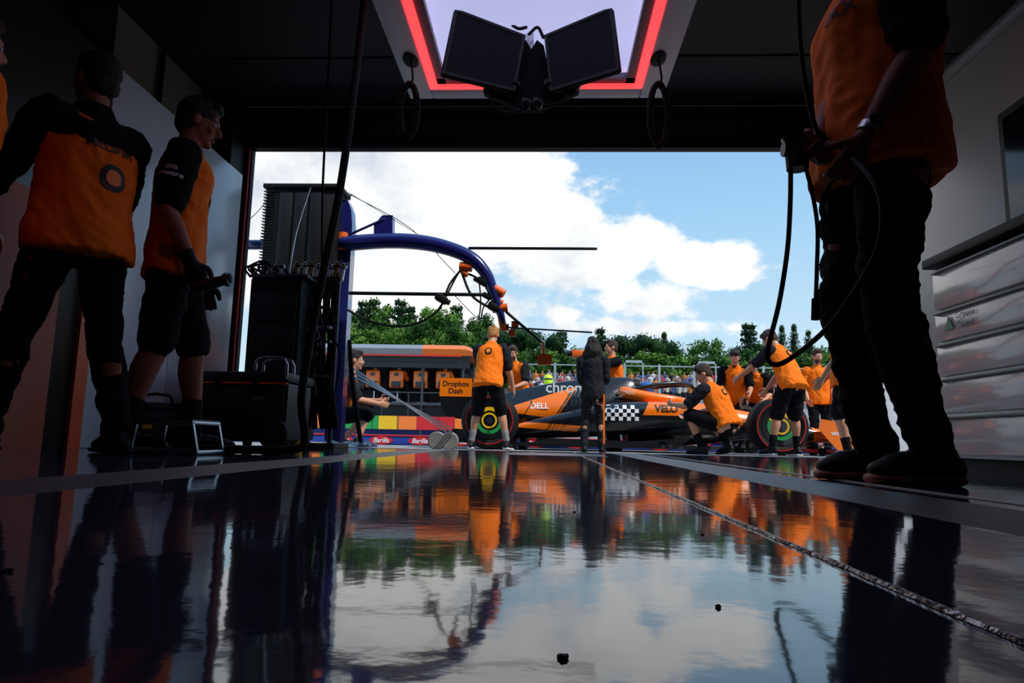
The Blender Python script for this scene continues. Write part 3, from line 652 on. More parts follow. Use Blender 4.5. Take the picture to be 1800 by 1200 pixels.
for px,top in ((560,530),(600,540),(628,524),(645,520),(668,538),(694,522),(712,534),(735,545),(765,534),(795,532),(820,550),(852,568),(890,586),(945,594),(1018,604),(1100,606),(1145,594),(1175,606),(1232,594),(1290,608),(1345,596),(1450,604),(1500,590),(1560,580)):
    tree('conifer' if px in(628,645,694,712,795) else 'broad',px,top,96+rt.uniform(-6,6),.8 if px<1000 else .95)
for px,top in ((575,575),(625,572),(668,562),(712,568),(757,562),(805,576),(845,600),(915,614),(965,608),(1010,618),(1060,614),(1110,620),(1160,614),(1210,620),(1265,618),(1310,614),(1360,618),(1410,618),(1460,614)): tree('broad',px,top,78+rt.uniform(-4,4),1.2)
tree('umbrella',1115,588,86,1.0); tree('umbrella',905,576,86,1.0); tree('cypress',1380,570,88,.7); tree('cypress',1402,568,88,.7); tree('cypress',1430,578,88,.7)
tree('conifer',1322,565,84,1.0); tree('conifer',1055,573,86,.8); tree('conifer',985,578,86,.9); tree('cypress',1168,582,90,.8)
# ---------------------------------------------------------------- racing car
S=1.15; XR0=gx(860,10.0); YC=10.0+.86*S
CM=Matrix.Translation((XR0,YC,GZ))@Matrix.Diagonal((S,S,S,1))
car=root('racing_car',(XR0+1.8*S,YC,GZ),'orange and black open-wheel racing car with coloured wheel covers','racing car')
def cp(name,b,mats,parent=None,fm=None,cuts=(),**k):
    for x_,z_,ang in cuts:   # straight livery edges through (x,z) at an angle
        nn=V((-math.sin(ang),0,math.cos(ang))); bmesh.ops.bisect_plane(b,geom=b.verts[:]+b.edges[:]+b.faces[:],dist=1e-5,plane_co=(x_,0,z_),plane_no=nn)
    bmesh.ops.transform(b,matrix=CM,verts=b.verts[:]); f2=(lambda c,n:fm(CM.inverted()@c,n)) if fm else None
    return mk(name,b,mats,parent or car,fm=f2,**k)
def above(c,cut): return (c.z-cut[1])*math.cos(cut[2])-(c.x-cut[0])*math.sin(cut[2])>0
def sect(x,zb,zt_,hw,k=2.6,n=32,yc=0,topn=1):
    o=[]
    for j in range(n):
        a=2*math.pi*j/n; c_,s_=math.cos(a),math.sin(a); yy_=abs(c_)**(2/k)*(1 if c_>=0 else -1)*hw; zz=abs(s_)**(2/k)*(1 if s_>=0 else -1)
        if zz>0: yy_*=1-(1-topn)*zz
        o.append(V((x,yc+yy_,(zb+zt_)/2+zz*(zt_-zb)/2)))
    return o
def bloft(b,secs,sub=6,**k):
    vs=[V((a[0],a[1],a[2])) for a in secs]; v2=[V((a[3],a[4] if len(a)>4 else 0,a[5] if len(a)>5 else 1)) for a in secs]
    A=samp(vs,sub); Bq=samp(v2,sub); loft(b,[sect(a.x,a.y,a.z,q.x,yc=q.y,topn=q.z,**k) for a,q in zip(A,Bq)])
H=math.pi/2
b=B(); bloft(b,[(4.72,.20,.27,.09,0,.9),(4.5,.18,.33,.13,0,.85),(4.0,.19,.46,.15,0,.8),(3.6,.2,.55,.17,0,.8),(3.2,.17,.62,.21,0,.75),(2.9,.12,.67,.30,0,.75),(2.6,.10,.69,.35,0,.8)])
nc=[(4.2,.385,-.05),(4.3,.3,H)]
cp('nose',b,[PAP,CBK],fm=lambda c,n:1 if (not above(c,nc[0]) and c.x<4.3) else 0,cuts=nc)
b=B(); bloft(b,[(2.62,.10,.64,.35,0,.85),(2.2,.08,.62,.37,0,.85),(1.8,.08,.68,.37,0,.8)]); cp('cockpit',b,[CBK])
b=B()
for sg in (-1,1): tube(b,[V((2.7,0,.67)),V((2.5,sg*.24,.69)),V((2.1,sg*.29,.73)),V((1.75,sg*.25,.79))],[.05,.06,.075,.085],12,6)
cp('cockpit_surround',b,PAP)
b=B(); bloft(b,[(1.95,.55,.98,.13,0,.8),(1.8,.45,1.02,.2,0,.6),(1.45,.25,1.0,.3,0,.4),(.95,.2,.95,.31,0,.32),(.4,.22,.84,.27,0,.25),(-.05,.26,.70,.19,0,.25),(-.4,.3,.48,.08,0,.5)])
ec=[(.0,.50,.32),(.0,.52,-.12),(.9,.5,1.0)]
EC=cp('engine_cover',b,[CBK,PAP],fm=lambda c,n:1 if (not above(c,ec[0]) and above(c,ec[1]) and above(c,ec[2])) else 0,cuts=ec)
b=B(); bloft(b,[(2.0,.82,.99,.10,0,.8),(1.92,.82,.99,.11,0,.8)]); cp('air_intake',b,MBK)
pods=[]
pc=[(1.9,.47,.0),(1.9,.4,1.1),(.5,.36,-.06),(.5,.28,-.06),(1.15,.3,.9)]
for sd in (-1,1):
    b=B(); bloft(b,[(2.62,.38,.60,.10,sd*.46),(2.5,.32,.64,.22,sd*.50),(2.1,.26,.655,.29,sd*.50),(1.5,.20,.62,.29,sd*.48),(.95,.17,.50,.23,sd*.42),(.45,.15,.37,.14,sd*.36),(.1,.14,.27,.07,sd*.32)],k=3.2)
    def fp(c,n):
        if not above(c,pc[1]) and above(c,pc[0]): return 1
        if above(c,pc[4]) and above(c,pc[3]) and not above(c,pc[2]): return 1
        return 0
    pods.append(cp('sidepod',b,[CBK,PAP],fm=fp,cuts=pc))
b=B(); prism(b,[(-.1,-.55,.05),(.5,-.75,.05),(2.3,-.78,.05),(2.9,-.45,.05),(3.2,-.2,.05),(3.2,.2,.05),(2.9,.45,.05),(2.3,.78,.05),(.5,.75,.05),(-.1,.55,.05)],(0,0,.05)); cp('car_floor',b,CBK)
for sd in (-1,1):
    b=B(); prism(b,[(.55,sd*.76,.08),(2.4,sd*.78,.08),(2.55,sd*.74,.2),(1.9,sd*.76,.14),(.6,sd*.75,.16)],(0,.015,0)); cp('floor_edge_wing',b,CBK)
b=B(); prism(b,[(-.55,-.35,.08),(-.55,.35,.08),(.1,.35,.06),(.1,-.35,.06)],(0,0,.18)); cp('diffuser',b,CBK)
b=B(); tube(b,[V((2.98,0,.66)),V((2.86,0,.82)),V((2.72,0,.91))],[.03,.028,.03],10,3)
tube(b,[V((1.8,-.25,.80)),V((2.05,-.27,.87)),V((2.45,-.21,.93)),V((2.72,0,.92)),V((2.45,.21,.93)),V((2.05,.27,.87)),V((1.8,.25,.80))],.03,10,5); cp('halo',b,CBK)
for sd in (-1,1):
    b=B(); box(b,(2.7,sd*.52,.74),(.1,.17,.07),None,.02); tube(b,[V((2.7,sd*.3,.66)),V((2.7,sd*.46,.72))],.012,8,1); cp('wing_mirror',b,PAP)
for sd in (-1,1):
    b=B(); y=sd*.48; prism(b,[(-.72,y,.90),(-.69,y,.93),(-.30,y,.93),(-.26,y,.90),(-.26,y,.60),(-.40,y,.40),(-.62,y,.42),(-.70,y,.6)],(0,.015*sd,0)); ep_=cp('wing_endplate',b,[CBK])
    b=B(); y2=y+sd*.016; prism(b,[(-.71,y2,.925),(-.28,y2,.925),(-.28,y2,.68),(-.71,y2,.68)],(0,.004*sd,0)); bn=cp('endplate_panel',b,PAP,ep_)
    if sd<0: text('Dropbox\nDash',.11,CM@V((-.495,y2-.005,.80)),(1,0,0),(0,0,1),BLET,bn,off=.002,bold=.012)
def foil(b,x,z,ch,th,y0,y1,ang):
    rr=[]
    for y in (y0,y1):
        o=[]
        for t,hh_ in ((0,0),(.12,.07),(.4,.1),(.8,.05),(1,0),(.7,-.02),(.3,-.05),(.08,-.05)):
            o.append(V((x-t*ch*math.cos(ang),y,z+hh_*ch*th+t*ch*math.sin(ang))))
        rr.append(o)
    loft(b,rr)
b=B(); foil(b,-.28,.76,.26,1,-.48,.48,.25); cp('rear_wing',b,PAP)
b=B(); foil(b,-.48,.85,.2,1,-.48,.48,.45); cp('wing_flap',b,PAP)
b=B(); foil(b,-.35,.42,.22,1,-.46,.46,.2); cp('beam_wing',b,CBK)
b=B(); tube(b,[V((-.25,0,.35)),V((-.36,0,.6)),V((-.4,0,.84))],[(.012,.05)]*3,8,3); cp('wing_pylon',b,CBK)
b=B(); foil(b,4.78,.12,.3,.7,-.85,.85,.05); cp('front_wing',b,CBK)
for y0,y1 in ((-.85,-.12),(.12,.85)):
    b=B(); foil(b,4.62,.17,.22,.7,y0,y1,.25); cp('wing_flap',b,PAP)
    b=B(); foil(b,4.48,.23,.2,.7,y0,y1,.45); cp('wing_flap',b,PAP)
for sd in (-1,1):
    b=B(); y=sd*.86; prism(b,[(4.82,y,.07),(4.74,y,.16),(4.5,y,.40),(4.12,y,.46),(4.08,y,.34),(4.3,y,.08)],(0,.012*sd,0)); e2=cp('front_endplate',b,PAP)
    if sd<0: text('workday',.11,CM@V((4.40,y-.0125,.29)),(1,0,0),(0,0,1),WLET,e2,off=.002,bold=.01)
for xa in (0,3.6):
    for sd in (-1,1):
        for dx,z1_,z2_ in ((-.3,.42,.45),(.3,.42,.45),(-.35,.2,.24),(.35,.2,.24),(.1,.2,.5)):
            b=B(); tube(b,[V((xa+dx,sd*.18,z2_)),V((xa+dx*.1,sd*.72,z1_))],[(.022,.008)]*2,8,1,(1,0,0)); cp('suspension_arm',b,CBK)
def wheel(xa,sd,wd,r):
    yc=sd*(.95-wd/2); c_=V((xa,yc,r)); f=sd
    b=B(); pr=[(.235,-wd/2+.01),(.25,-wd/2-.002),(r-.07,-wd/2-.012),(r-.02,-wd/2+.012),(r,-wd/2+.05),(r,wd/2-.05),(r-.02,wd/2-.012),(r-.07,wd/2+.012),(.25,wd/2+.002),(.235,wd/2-.01)]
    revolve(b,pr,c_); wl=cp('wheel',b,RUB,label='black slick tyre wheel with coloured cover')
    b=B(); seg=60; rr=[]
    for q in (.287,.298):
        rr.append([c_+V((math.cos(a)*q,f*(wd/2+.0145),math.sin(a)*q)) for a in [2*math.pi*j/seg for j in range(seg)]])
    loft(b,rr,cap=False); cp('tyre_marking',b,RED,wl)
    b=B(); yf_=f*(wd/2+.004)
    def ring(b,r0,r1,y0,mi,a0=0,a1=360):
        n_=int((a1-a0)/7.5); A=[];Bb=[]
        for j in range(n_+1):
            a=rad(a0+(a1-a0)*j/n_); A.append(b.verts.new(c_+V((math.cos(a)*r0,y0,math.sin(a)*r0)))); Bb.append(b.verts.new(c_+V((math.cos(a)*r1,y0,math.sin(a)*r1))))
        for j in range(n_): fc=b.faces.new((A[j],A[j+1],Bb[j+1],Bb[j])); fc.material_index=mi
    ring(b,.0,.236,yf_,0)
    for k,mi in ((0,3),(1,2),(2,2)): ring(b,.125,.17,yf_+f*.004,mi,30+120*k,150+120*k)
    ring(b,.075,.098,yf_+f*.004,3,60,420); ring(b,.0,.035,yf_+f*.004,4)
    cp('wheel_cover',b,[CBK,RED,GRN,YEL,BLU],wl,sharp=0)
    b=B(); cyl(b,c_+V((0,f*(wd/2-.02),0)),c_+V((0,f*(wd/2+.02),0)),.03); cp('wheel_nut',b,STL,wl)
for sd in (-1,1): wheel(0,sd,.38,.36); wheel(3.6,sd,.31,.355)
FR=(1,0,0); UP=(0,0,1)
cpt=lambda x,z:CM@V((x,-1.0,z))
text('chrome',.22,cpt(1.0,.78),FR,UP,WLET,EC,EC,.008,.012)
text('DELL',.13,cpt(.62,.585),FR,UP,WLET,EC,EC,.008,.015)
text('VELO',.14,cpt(2.24,.555),FR,UP,BLET,pods[0],pods[0],.008,.03)
text('CISCO',.07,cpt(1.72,.74),FR,UP,WLET,EC,EC,.008,.01)
TE=bvh(EC)
for k,hgt in enumerate((.03,.05,.08,.05,.03,.05,.08,.05,.03)): 
    o=cpt(1.63+k*.022,.80); h=TE.ray_cast(o,V((0,1,0)),2)[0]; y=(h.y if h else YC-.2)-.006; b=B(); bx(b,(o.x,y-.004,o.z-hgt*.5),(o.x+.01,y+.004,o.z+hgt*.5)); mk('emblem',b,WLET,EC)
for i in range(9):
    for j in range(4):
        if (i+j)%2==0: decal([(-.029,-.029),(.029,-.029),(.029,.029),(-.029,.029)],WLET,pods[0],pods[0],FR,UP,cpt(1.46+i*.05,.42+j*.05),.008,'checker_square',0)
dr=person('seated driver wearing a blue and orange racing helmet',(CM@V((2.15,0,0))).x,YC,-90,1.7,gz=GZ,pel=.33,lean=-8,LA=(-.12,.35,.6),RA=(.12,.35,.6),LF=(-.1,.8,.35),RF=(.1,.8,.35),shirt=PAP,sleeve=PAP,pants=BLK,longs=True,vx=.014,helmet=M('helmet_blue','2E62A8',.25,coat=.5))
# ---------------------------------------------------------------- pit gantry
YT=7.2
gt=root('pit_gantry',(gx(606,YT),YT,GZ),'violet pit equipment gantry with curved overhead boom','gantry')
a=lambda px,py,Y=YT: at(px,py,Y)
xa,xb=a(584,540).x,a(611,540).x; zt_=zat(600,350,YT)
b=B(); prism(b,[(xa,YT,GZ),(xb,YT,GZ),(xb,YT,zt_-.3),(xb-.02,YT,zt_-.12),(xb-.07,YT,zt_),(xa,YT,zt_)],(0,.16,0)); mk('gantry_column',b,PUR,gt)
b=B(); bx(b,(gx(490,YT),YT-.3,GZ),(gx(640,YT),YT+.6,GZ+.08),.02); mk('gantry_base',b,PUR,gt)
b=B(); c1_=a(478,338);c2_=a(594,480); bx(b,(c1_.x,YT-.15,c2_.z-.25),(c2_.x,YT+.2,c1_.z),.02)
mk('equipment_tower',b,MBK,gt)
b=B()
for k in range(26):
    z=zat(480,345+k*5.2,YT); bx(b,(c1_.x-.02,YT-.17,z-.004),(c1_.x+.1,YT-.12,z+.004))
mk('cooling_fins',b,STL,gt)
for k in range(3):
    xq=c1_.x+.16+k*.17; b=B(); bx(b,(xq,YT-.165,c2_.z-.1),(xq+.14,YT-.15,c1_.z-.06),.004); mk('tower_panel',b,M('rack_panel','121317',.5),gt)
b=B(); bx(b,(c1_.x-.03,YT-.18,c1_.z-.01),(c2_.x+.03,YT+.23,c1_.z+.04),.01); cyl(b,a(545,340),a(540,330),.03); mk('tower_cap',b,MBK,gt)
b=B(); tube(b,[a(530,470,YT+.1),a(534,600,YT+.1),a(530,778,YT+.1)],.06,10,1); mk('tower_leg',b,MBK,gt)
b=B(); tube(b,[a(604,428),a(680,423),a(740,426),a(790,437),a(830,455),a(855,482),a(868,515),a(878,545),a(884,568)],[.085,.085,.085,.08,.075,.065,.055,.045,.035],20,5); mk('gantry_boom',b,PUR,gt)
b=B(); prism(b,[a(657,395),a(672,378),a(690,378),a(690,412),a(657,412)],(0,.12,0)); tube(b,[a(675,385),a(615,412)],.015,8,1); mk('boom_bracket',b,PUR,gt)
b=B(); tube(b,[a(400,430),a(480,430)],.055,14,1); mk('gantry_crossbar',b,PUR,gt)
OFT=M('orange_fitting','FF6A14',.4)
for p0,p1,r_ in (((473,414),(473,440),.05),((602,410),(602,440),.06),((808,468),(830,470),.05),((862,503),(886,517),.05),((866,543),(892,540),.045),((880,555),(884,578),.035),((812,476),(822,484),.03),((868,528),(884,532),.03)):
    b=B(); cyl(b,a(*p0),a(*p1),r_); mk('clamp',b,OFT,gt)
for pts,r_ in (([(825,436),(1048,437)],.016),([(615,515),(860,518)],.02),([(890,548),(950,600)],.016),([(885,575),(1040,584)],.009)):
    b=B(); tube(b,[a(*q) for q in pts],r_,10,1); mk('boom_pole',b,CBK,gt)
for pts,r_ in (([(612,545),(660,568),(720,572),(770,545),(790,500),(812,472)],.012),([(812,480),(830,520),(868,545)],.014),([(842,490),(845,530),(842,560)],.008),([(800,520),(840,560),(870,575)],.004),([(612,340),(720,400),(800,480)],.004),([(475,345),(450,375),(425,395)],.004),([(612,338),(740,415)],.003),([(812,470),(800,490),(785,520)],.01),([(870,515),(850,540),(846,560)],.008),([(600,345),(606,352),(618,342)],.008),([(815,478),(838,488),(862,506)],.012),([(850,495),(862,520),(870,540)],.014)):
    b=B(); tube(b,[a(*q) for q in pts],r_,8,4); mk('hose',b,RUB,gt)
for q,s_ in (((776,525),.075),((848,495),.065),((868,540),.075),((855,520),.05),((838,492),.04)): 
    b=B(); P_=a(*q); box(b,P_,(s_*1.8,s_*1.5,s_*1.1),Matrix.Rotation(.5,3,'Y'),s_*.25); cyl(b,P_,P_+V((s_*1.2,0,-s_*.6)),s_*.4); mk('camera_pod',b,MBK,gt)
b=B(); prism(b,[a(944,622),a(970,622),a(970,640),a(944,640)],(0,.1,0)); bmesh.ops.bevel(b,geom=b.edges[:],offset=.01,segments=2,affect='EDGES'); cyl(b,a(956,622),a(954,600),.02,.01); mk('traffic_lamp',b,OFT,gt)
for q in ((900,585),(888,575),(905,570)):
    b=B(); prism(b,[a(q[0]-6,q[1]-6),a(q[0]+6,q[1]-6),a(q[0]+6,q[1]+5),a(q[0]-6,q[1]+5)],(0,.06,0)); mk('orange_tag',b,OFT,gt)
# ---------------------------------------------------------------- equipment at the door (left)
YE=5.2
ra=root('equipment_rack',(gx(475,YE),YE,0),'black equipment rack with panels, handles and hoses','rack')
e=lambda px,py,Y=YE: at(px,py,Y)
x0_,x1_=gx(418,YE),gx(512,YE); zt2=zat(470,488,YE)
b=B(); bx(b,(x0_,YE,.06),(x1_,YE+.5,zt2),.015); mk('rack_body',b,MBK,ra)
for k in range(4):
    za=.2+(zt2-.3)*k/4; b=B(); bx(b,(x0_+.03,YE-.012,za),(x1_-.03,YE,za+(zt2-.3)/4-.02),.006); fr_=mk('rack_panel',b,M('rack_panel','121317'),ra)
    b=B(); tube(b,[(x0_+.08,YE-.02,za+.15),(x0_+.08,YE-.05,za+.15),(x1_-.08,YE-.05,za+.15),(x1_-.08,YE-.02,za+.15)],.006,8,1); mk('handle',b,STL,fr_)
for x in (x0_+.05,x1_-.05):
    for y in (YE+.05,YE+.45): b=B(); cyl(b,(x-.02,y,.045),(x+.02,y,.045),.045); mk('castor',b,RUB,ra)
b=B(); bx(b,(x0_,YE-.02,zt2),(x1_+.05,YE+.52,zt2+.03),.01); mk('rack_top',b,STL,ra)
b=B(); tube(b,[e(508,480),e(520,410),e(545,330)],.008,8,2); mk('rack_pole',b,ALU,ra)
rc=random.Random(11)
for k in range(12):
    x=440+rc.random()*70; b=B(); tube(b,[e(x,486),e(x+rc.uniform(-15,15),470),e(x+rc.uniform(-5,30),458+rc.random()*16),e(x+rc.uniform(10,35),486)],.009,8,4); mk('rack_hose',b,RUB if k%3 else ALU,ra)
for k in range(6):
    x=x0_+.05+k*.065; b=B(); h_=rc.uniform(.04,.1); cyl(b,(x,YE+.1,zt2+.03),(x,YE+.1,zt2+.03+h_),.022,.018); cyl(b,(x,YE+.1,zt2+.03+h_),(x,YE+.1,zt2+.05+h_),.01); mk('fitting',b,STL if k%2 else MBK,ra)
YH=5.5; hr=root('air_hose_stand',(gx(562,YH),YH,0),'stand with pressure bottles and hanging black air hoses','hose stand')
e=lambda px,py,Y=YH: at(px,py,Y)
b=B(); 
for px in (518,588): cyl(b,(e(px,620).x,YH,0),(e(px,620).x,YH,zat(px,480,YH)),.02)
bx(b,(e(515,490).x,YH-.03,zat(560,495,YH)),(e(600,490).x,YH+.03,zat(560,487,YH))); bx(b,(gx(510,YH),YH-.2,0),(gx(600,YH),YH+.2,.04)); mk('stand_frame',b,STL,hr)
for k,px in enumerate((526,536,545,554,562,570,578,586)):
    b=B(); o1=rc.uniform(-6,6); tube(b,[e(px,492),e(px+o1,540),e(px-o1,600),e(px+rc.uniform(-6,6),670),e(px+rc.uniform(-5,5),750)],[.024,.03,.027,.03,.024],12,4); mk('hanging_hose',b,RUB,hr)
    b=B(); px2=px+(px-540)*.35; cyl(b,e(px2-4,492),e(px2+2,468+o1*.5),.028,.018); ell(b,e(px2+2,468+o1*.5),(.032,.032,.028)); cyl(b,e(px2+2,468+o1*.5),e(px2+10,462+o1),.011); mk('regulator',b,ALU if k%2 else M('brass','8A7350',.35,metal=1),hr)
for py in (540,575,600,660): 
    b=B(); p0=e(538,py); p1=e(586,py+4); box(b,(p0+p1)/2-V((0,.05,0)),((p1-p0).length,.05,.022),None,.004); mk('shelf_bar',b,ALU if py!=575 else WHT,hr)
for k in range(9):
    x=530+rc.random()*58; y0=500+rc.random()*60; b=B(); tube(b,[at(x,y0,YH-.08),at(x+rc.uniform(-18,18),y0+50,YH-.12),at(x+rc.uniform(-22,22),y0+110,YH-.1),at(x+rc.uniform(-10,14),y0+170,YH-.08)],.008,8,4); mk('draped_lead',b,RUB if k%2 else STL,hr)
b=B(); tube(b,[e(614,600,5.6),e(620,680,5.6),e(634,775,5.6)],[.018,.022,.018],10,3); mk('lowered_hose',b,RUB,hr)
for k in range(3):
    b=B(); tube(b,[V(at(610,640+k*8,6.2)),V((gx(795,8.6),8.6,.12+k*.05))],.009,8,1); mk('lance_pole',b,ALU,None,'slim metal lance reaching down toward the trolley wheel','pole','metal lances')
YW=8.6
tr=root('trolley_wheel',(gx(780,YW),YW,GZ),'pair of pale wheels on a lance trolley','trolley')
for px in (768,790):
    b=B(); x=gx(px,YW); revolve(b,[(.03,-.03),(.10,-.035),(.115,-.02),(.115,.02),(.10,.035),(.03,.03)],(x,YW,GZ+.115),28); mk('wheel',b,M('wheel_grey','77756F',.6),tr)
b=B(); x=gx(768,YW); cyl(b,(x,YW,GZ+.115),(gx(790,YW),YW,GZ+.115),.02); mk('axle',b,STL,tr)
YC2=4.6
ck=root('cooler_box',(gx(450,YC2),YC2,0),'large black wheeled cooler box with tow handle','cooler')
xa,xb=gx(332,YC2),gx(498,YC2)
cz=zat(450,672,YC2); CLB=M('cooler_black','131519',.5)
b=B(); rings=[]
for z,g_ in ((.05,.03),(.08,.01),(cz-.02,0),(cz,.005)): rings.append([V((xa+g_,YC2+g_,z)),V((xb-g_,YC2+g_,z)),V((xb-g_,YC2+.5-g_,z)),V((xa+g_,YC2+.5-g_,z))])
loft(b,rings); bmesh.ops.bevel(b,geom=b.edges[:],offset=.02,segments=3,affect='EDGES'); mk('cooler_body',b,CLB,ck)
b=B(); bx(b,(xa-.01,YC2-.015,cz+.005),(xb+.01,YC2+.515,cz+.075),.02); mk('lid',b,CLB,ck)
b=B(); bx(b,(xa+.0,YC2-.022,cz-.010),(xb,YC2-.002,cz+.001)); mk('lid_trim',b,M('orange_paint_strip','FF5A10'),ck)
for y_ in (-.03,.1):
    b=B(); tube(b,[(xb-.22,YC2+y_,cz+.08),(xb-.2,YC2+y_,cz+.16),(xb-.02,YC2+y_,cz+.16),(xb,YC2+y_,cz+.03)],.011,10,3); mk('tow_handle',b,ALU,ck)
for x in (xb-.06,xa+.08):
    b=B(); revolve(b,[(.03,-.03),(.085,-.035),(.1,-.02),(.1,.02),(.085,.035),(.03,.03)],(x,YC2-.03,.1),32); wq=mk('cooler_wheel',b,RUB,ck)
    b=B(); revolve(b,[(.001,-.04),(.05,-.04),(.055,-.03),(.02,-.028)],(x,YC2-.03,.1),24); mk('hub',b,STL,wq)
for x in (xa+.15,xb-.25):
    b=B(); bx(b,(x,YC2-.03,cz-.07),(x+.05,YC2,cz+.03),.008); mk('latch',b,RUB,ck)
text('YETI',.04,V((xb-.2,YC2-.001,cz-.11)),(1,0,0),(0,0,1),M('grey_lettering','8A8A8E',.5),ck,off=.006,bold=.01)
YK=4.3; x0_,x1_=gx(222,YK),gx(325,YK)
kc=root('equipment_case',((x0_+x1_)/2,YK,0),'low black equipment case with yellow emblem','case')
b=B(); bx(b,(x0_,YK,.02),(x1_,YK+.3,.24),.02); mk('case_body',b,CBK,kc)
b=B(); bx(b,(x0_-.01,YK-.01,.245),(x1_+.01,YK+.31,.29),.015); mk('case_lid',b,CBK,kc)
b=B(); bx(b,((x0_+.1),YK-.015,.12),(x0_+.16,YK-.005,.18)); mk('emblem',b,YEL,kc)
b=B(); tube(b,[(x0_+.1,YK-.02,.25),(x0_+.1,YK-.05,.33),(x1_-.1,YK-.05,.33),(x1_-.1,YK-.02,.25)],.01,8,2); mk('handle',b,RUB,kc)
YQ=3.05; x0_,x1_=gx(228,YQ),gx(345,YQ); zz=zat(285,742,YQ)
tq=root('low_stand',((x0_+x1_)/2,YQ,0),'small low silver metal stand on the floor','stand')
b=B()
for dy in (0,.25):
    tube(b,[(x0_,YQ+dy,.01),(x0_+.02,YQ+dy,zz),(x1_-.03,YQ+dy,zz),(x1_,YQ+dy,.01)],[(.012,.012)]*4,8,1)
for x in (x0_+.02,x1_-.03): cyl(b,(x,YQ,zz),(x,YQ+.25,zz),.01)
for x in (x0_,x1_): cyl(b,(x,YQ,.012),(x,YQ+.25,.012),.01)
cyl(b,(x0_,YQ,.02),(x1_,YQ,.02),.009); mk('stand_tube',b,ALU,tq)
b=B(); bx(b,(x0_+.02,YQ,zz+.008),(x1_-.03,YQ+.25,zz+.016)); mk('stand_top',b,STL,tq)
YJ=5.0
b=B(); x=gx(520,YJ); tube(b,[(x,YJ,.02),(x,YJ,.10),(x,YJ,.15),(x,YJ,.19)],[.045,.045,.03,.015],16,2); bo=mk('bottle',b,YEL,None,'small yellow squeeze bottle standing on the floor','bottle')
b=B(); cyl(b,(x,YJ,.19),(x,YJ,.225),.017,.008); mk('cap',b,MBK,bo)
b=B(); px_=gx(605,6.3)
n_=14; grid=[[b.verts.new((px_-.25+i*.5/n_,6.2+j*.3/n_,GZ+.03+.09*abs(noise.noise(V((i*.45,j*.5,1))))+.02)) for j in range(n_+1)] for i in range(n_+1)]
for i in range(n_):
    for j in range(n_): b.faces.new((grid[i][j],grid[i+1][j],grid[i+1][j+1],grid[i][j+1]))
mk('cleaning_cloth',b,WHT,None,'crumpled white cloth lying on the ground','cloth',sharp=0)
# ---------------------------------------------------------------- hanging cables
def cable(label,pts,r_,nm='cable'):
    b=B(); tube(b,pts,r_,12,6); return mk(nm,b,RUB,None,label,'cable',sharp=0)
YCb=3.4
cable('thick black cable hanging down and trailing onto the floor',[at(648,-120,YCb),at(640,0,YCb),at(622,160,YCb),at(598,330,YCb),at(570,470,YCb),at(545,600,YCb),at(530,700,YCb),at(536,770,YCb),V((gx(520,YCb),YCb-.02,.03)),V((gx(430,YCb),YCb-.05,.022)),V((gx(330,YCb),YCb,.022))],.021)
cable('thin black cable hanging from the ceiling',[at(588,-110,4.2),at(583,0,4.2),at(575,170,4.2),at(567,340,4.2),at(566,480,4.2)],.008)
cable('thin dark conduit on the garage wall',[V((-3.12,5.0,CZ)),V((-3.12,5.0,1.5)),V((-3.12,5.0,.01))],.02,'conduit')
# ---------------------------------------------------------------- people inside
Yr=1.98
RM=person('tall person in orange shirt and black trousers holding a cable',gx(1575,Yr),Yr,90,1.86,pel=.955,lean=-2,head=(0,18),
  RA=at(1440,255,1.92),LA=at(1520,245,1.80),LF=V((gx(1640,1.93),1.93,.092)),RF=V((gx(1540,2.14),2.14,.092)),LFd=0,RFd=6,curl=.75,vx=.0065,hair=HAIRN,fat=1.10,skin=SKIN2,sole=M('sole_tan','A4603F',.6),ep=(.2,-1,-.5),legf=.9,pamp=.018,ft=.78)
def chest(P,s,size,t,dx,mat,back=False,bold=.02):
    f=P['TF']*(-1 if back else 1); up=P['d']; right=up.cross(f)
    o=P['sp'](t)+right*dx
    return text(s,size,o,right,up,mat,P['S'],P['S'],.004,bold)
chest(RM,'OKX',.055,.34,.09,BLET)
def sleevetext(P,sd,s,size,side,mat=WLET):
    sl=[c for c in P['o'].children if c.name.startswith('sleeve')][0 if sd<0 else 1]
    s0,e0=P['sh'][sd],P['el'][sd]; ax=(s0-e0).normalized(); out=V(side); out=(out-ax*out.dot(ax)).normalized(); right=ax.cross(out)
    text(s,size,s0.lerp(e0,.42),right,ax,mat,sl,sl,.004,.02)
sleevetext(RM,-1,'okta\nwebex\n~~~',.035,(-.2,-1,0))
w0=RM['wr'][-1]; e0=RM['el'][-1]; ax=(w0-e0).normalized(); b=B(); q=w0-ax*.03; cyl(b,q-ax*.012,q+ax*.012,.034,.034); cyl(b,q+V((0,-.030,.01)),q+V((0,-.04,.013)),.02); mk('wristwatch',b,ALU,RM['o'])
w1_=RM['wr'][1]; h1=w1_+(w1_-RM['el'][1]).normalized()*.09
cn=root('power_connector',h1,'grey round power connector with black cables held in a hand','connector')
b=B(); cyl(b,at(1400,240,1.9),at(1402,298,1.9),.036,.03); mk('connector_body',b,M('connector_grey','5B4A48',.5),cn)
b=B(); cyl(b,at(1376,262,1.9),at(1402,262,1.9),.022,.026); cyl(b,at(1398,236,1.9),at(1402,246,1.9),.041,.041); mk('connector_collar',b,STL,cn)
Y1=1.9; c=lambda px,py,dy=0: at(px,py,Y1+dy)
b=B(); tube(b,[c(1390,292),c(1389,360),c(1384,440),c(1370,530),c(1353,600),c(1350,632),c(1370,640),c(1410,615),c(1460,570,-.15),c(1510,500,-.25),c(1545,430,-.3),c(1550,360,-.3),c(1530,310,-.25),c(1500,280,-.15)],.007,10,6); mk('cable_loop',b,RUB,cn)
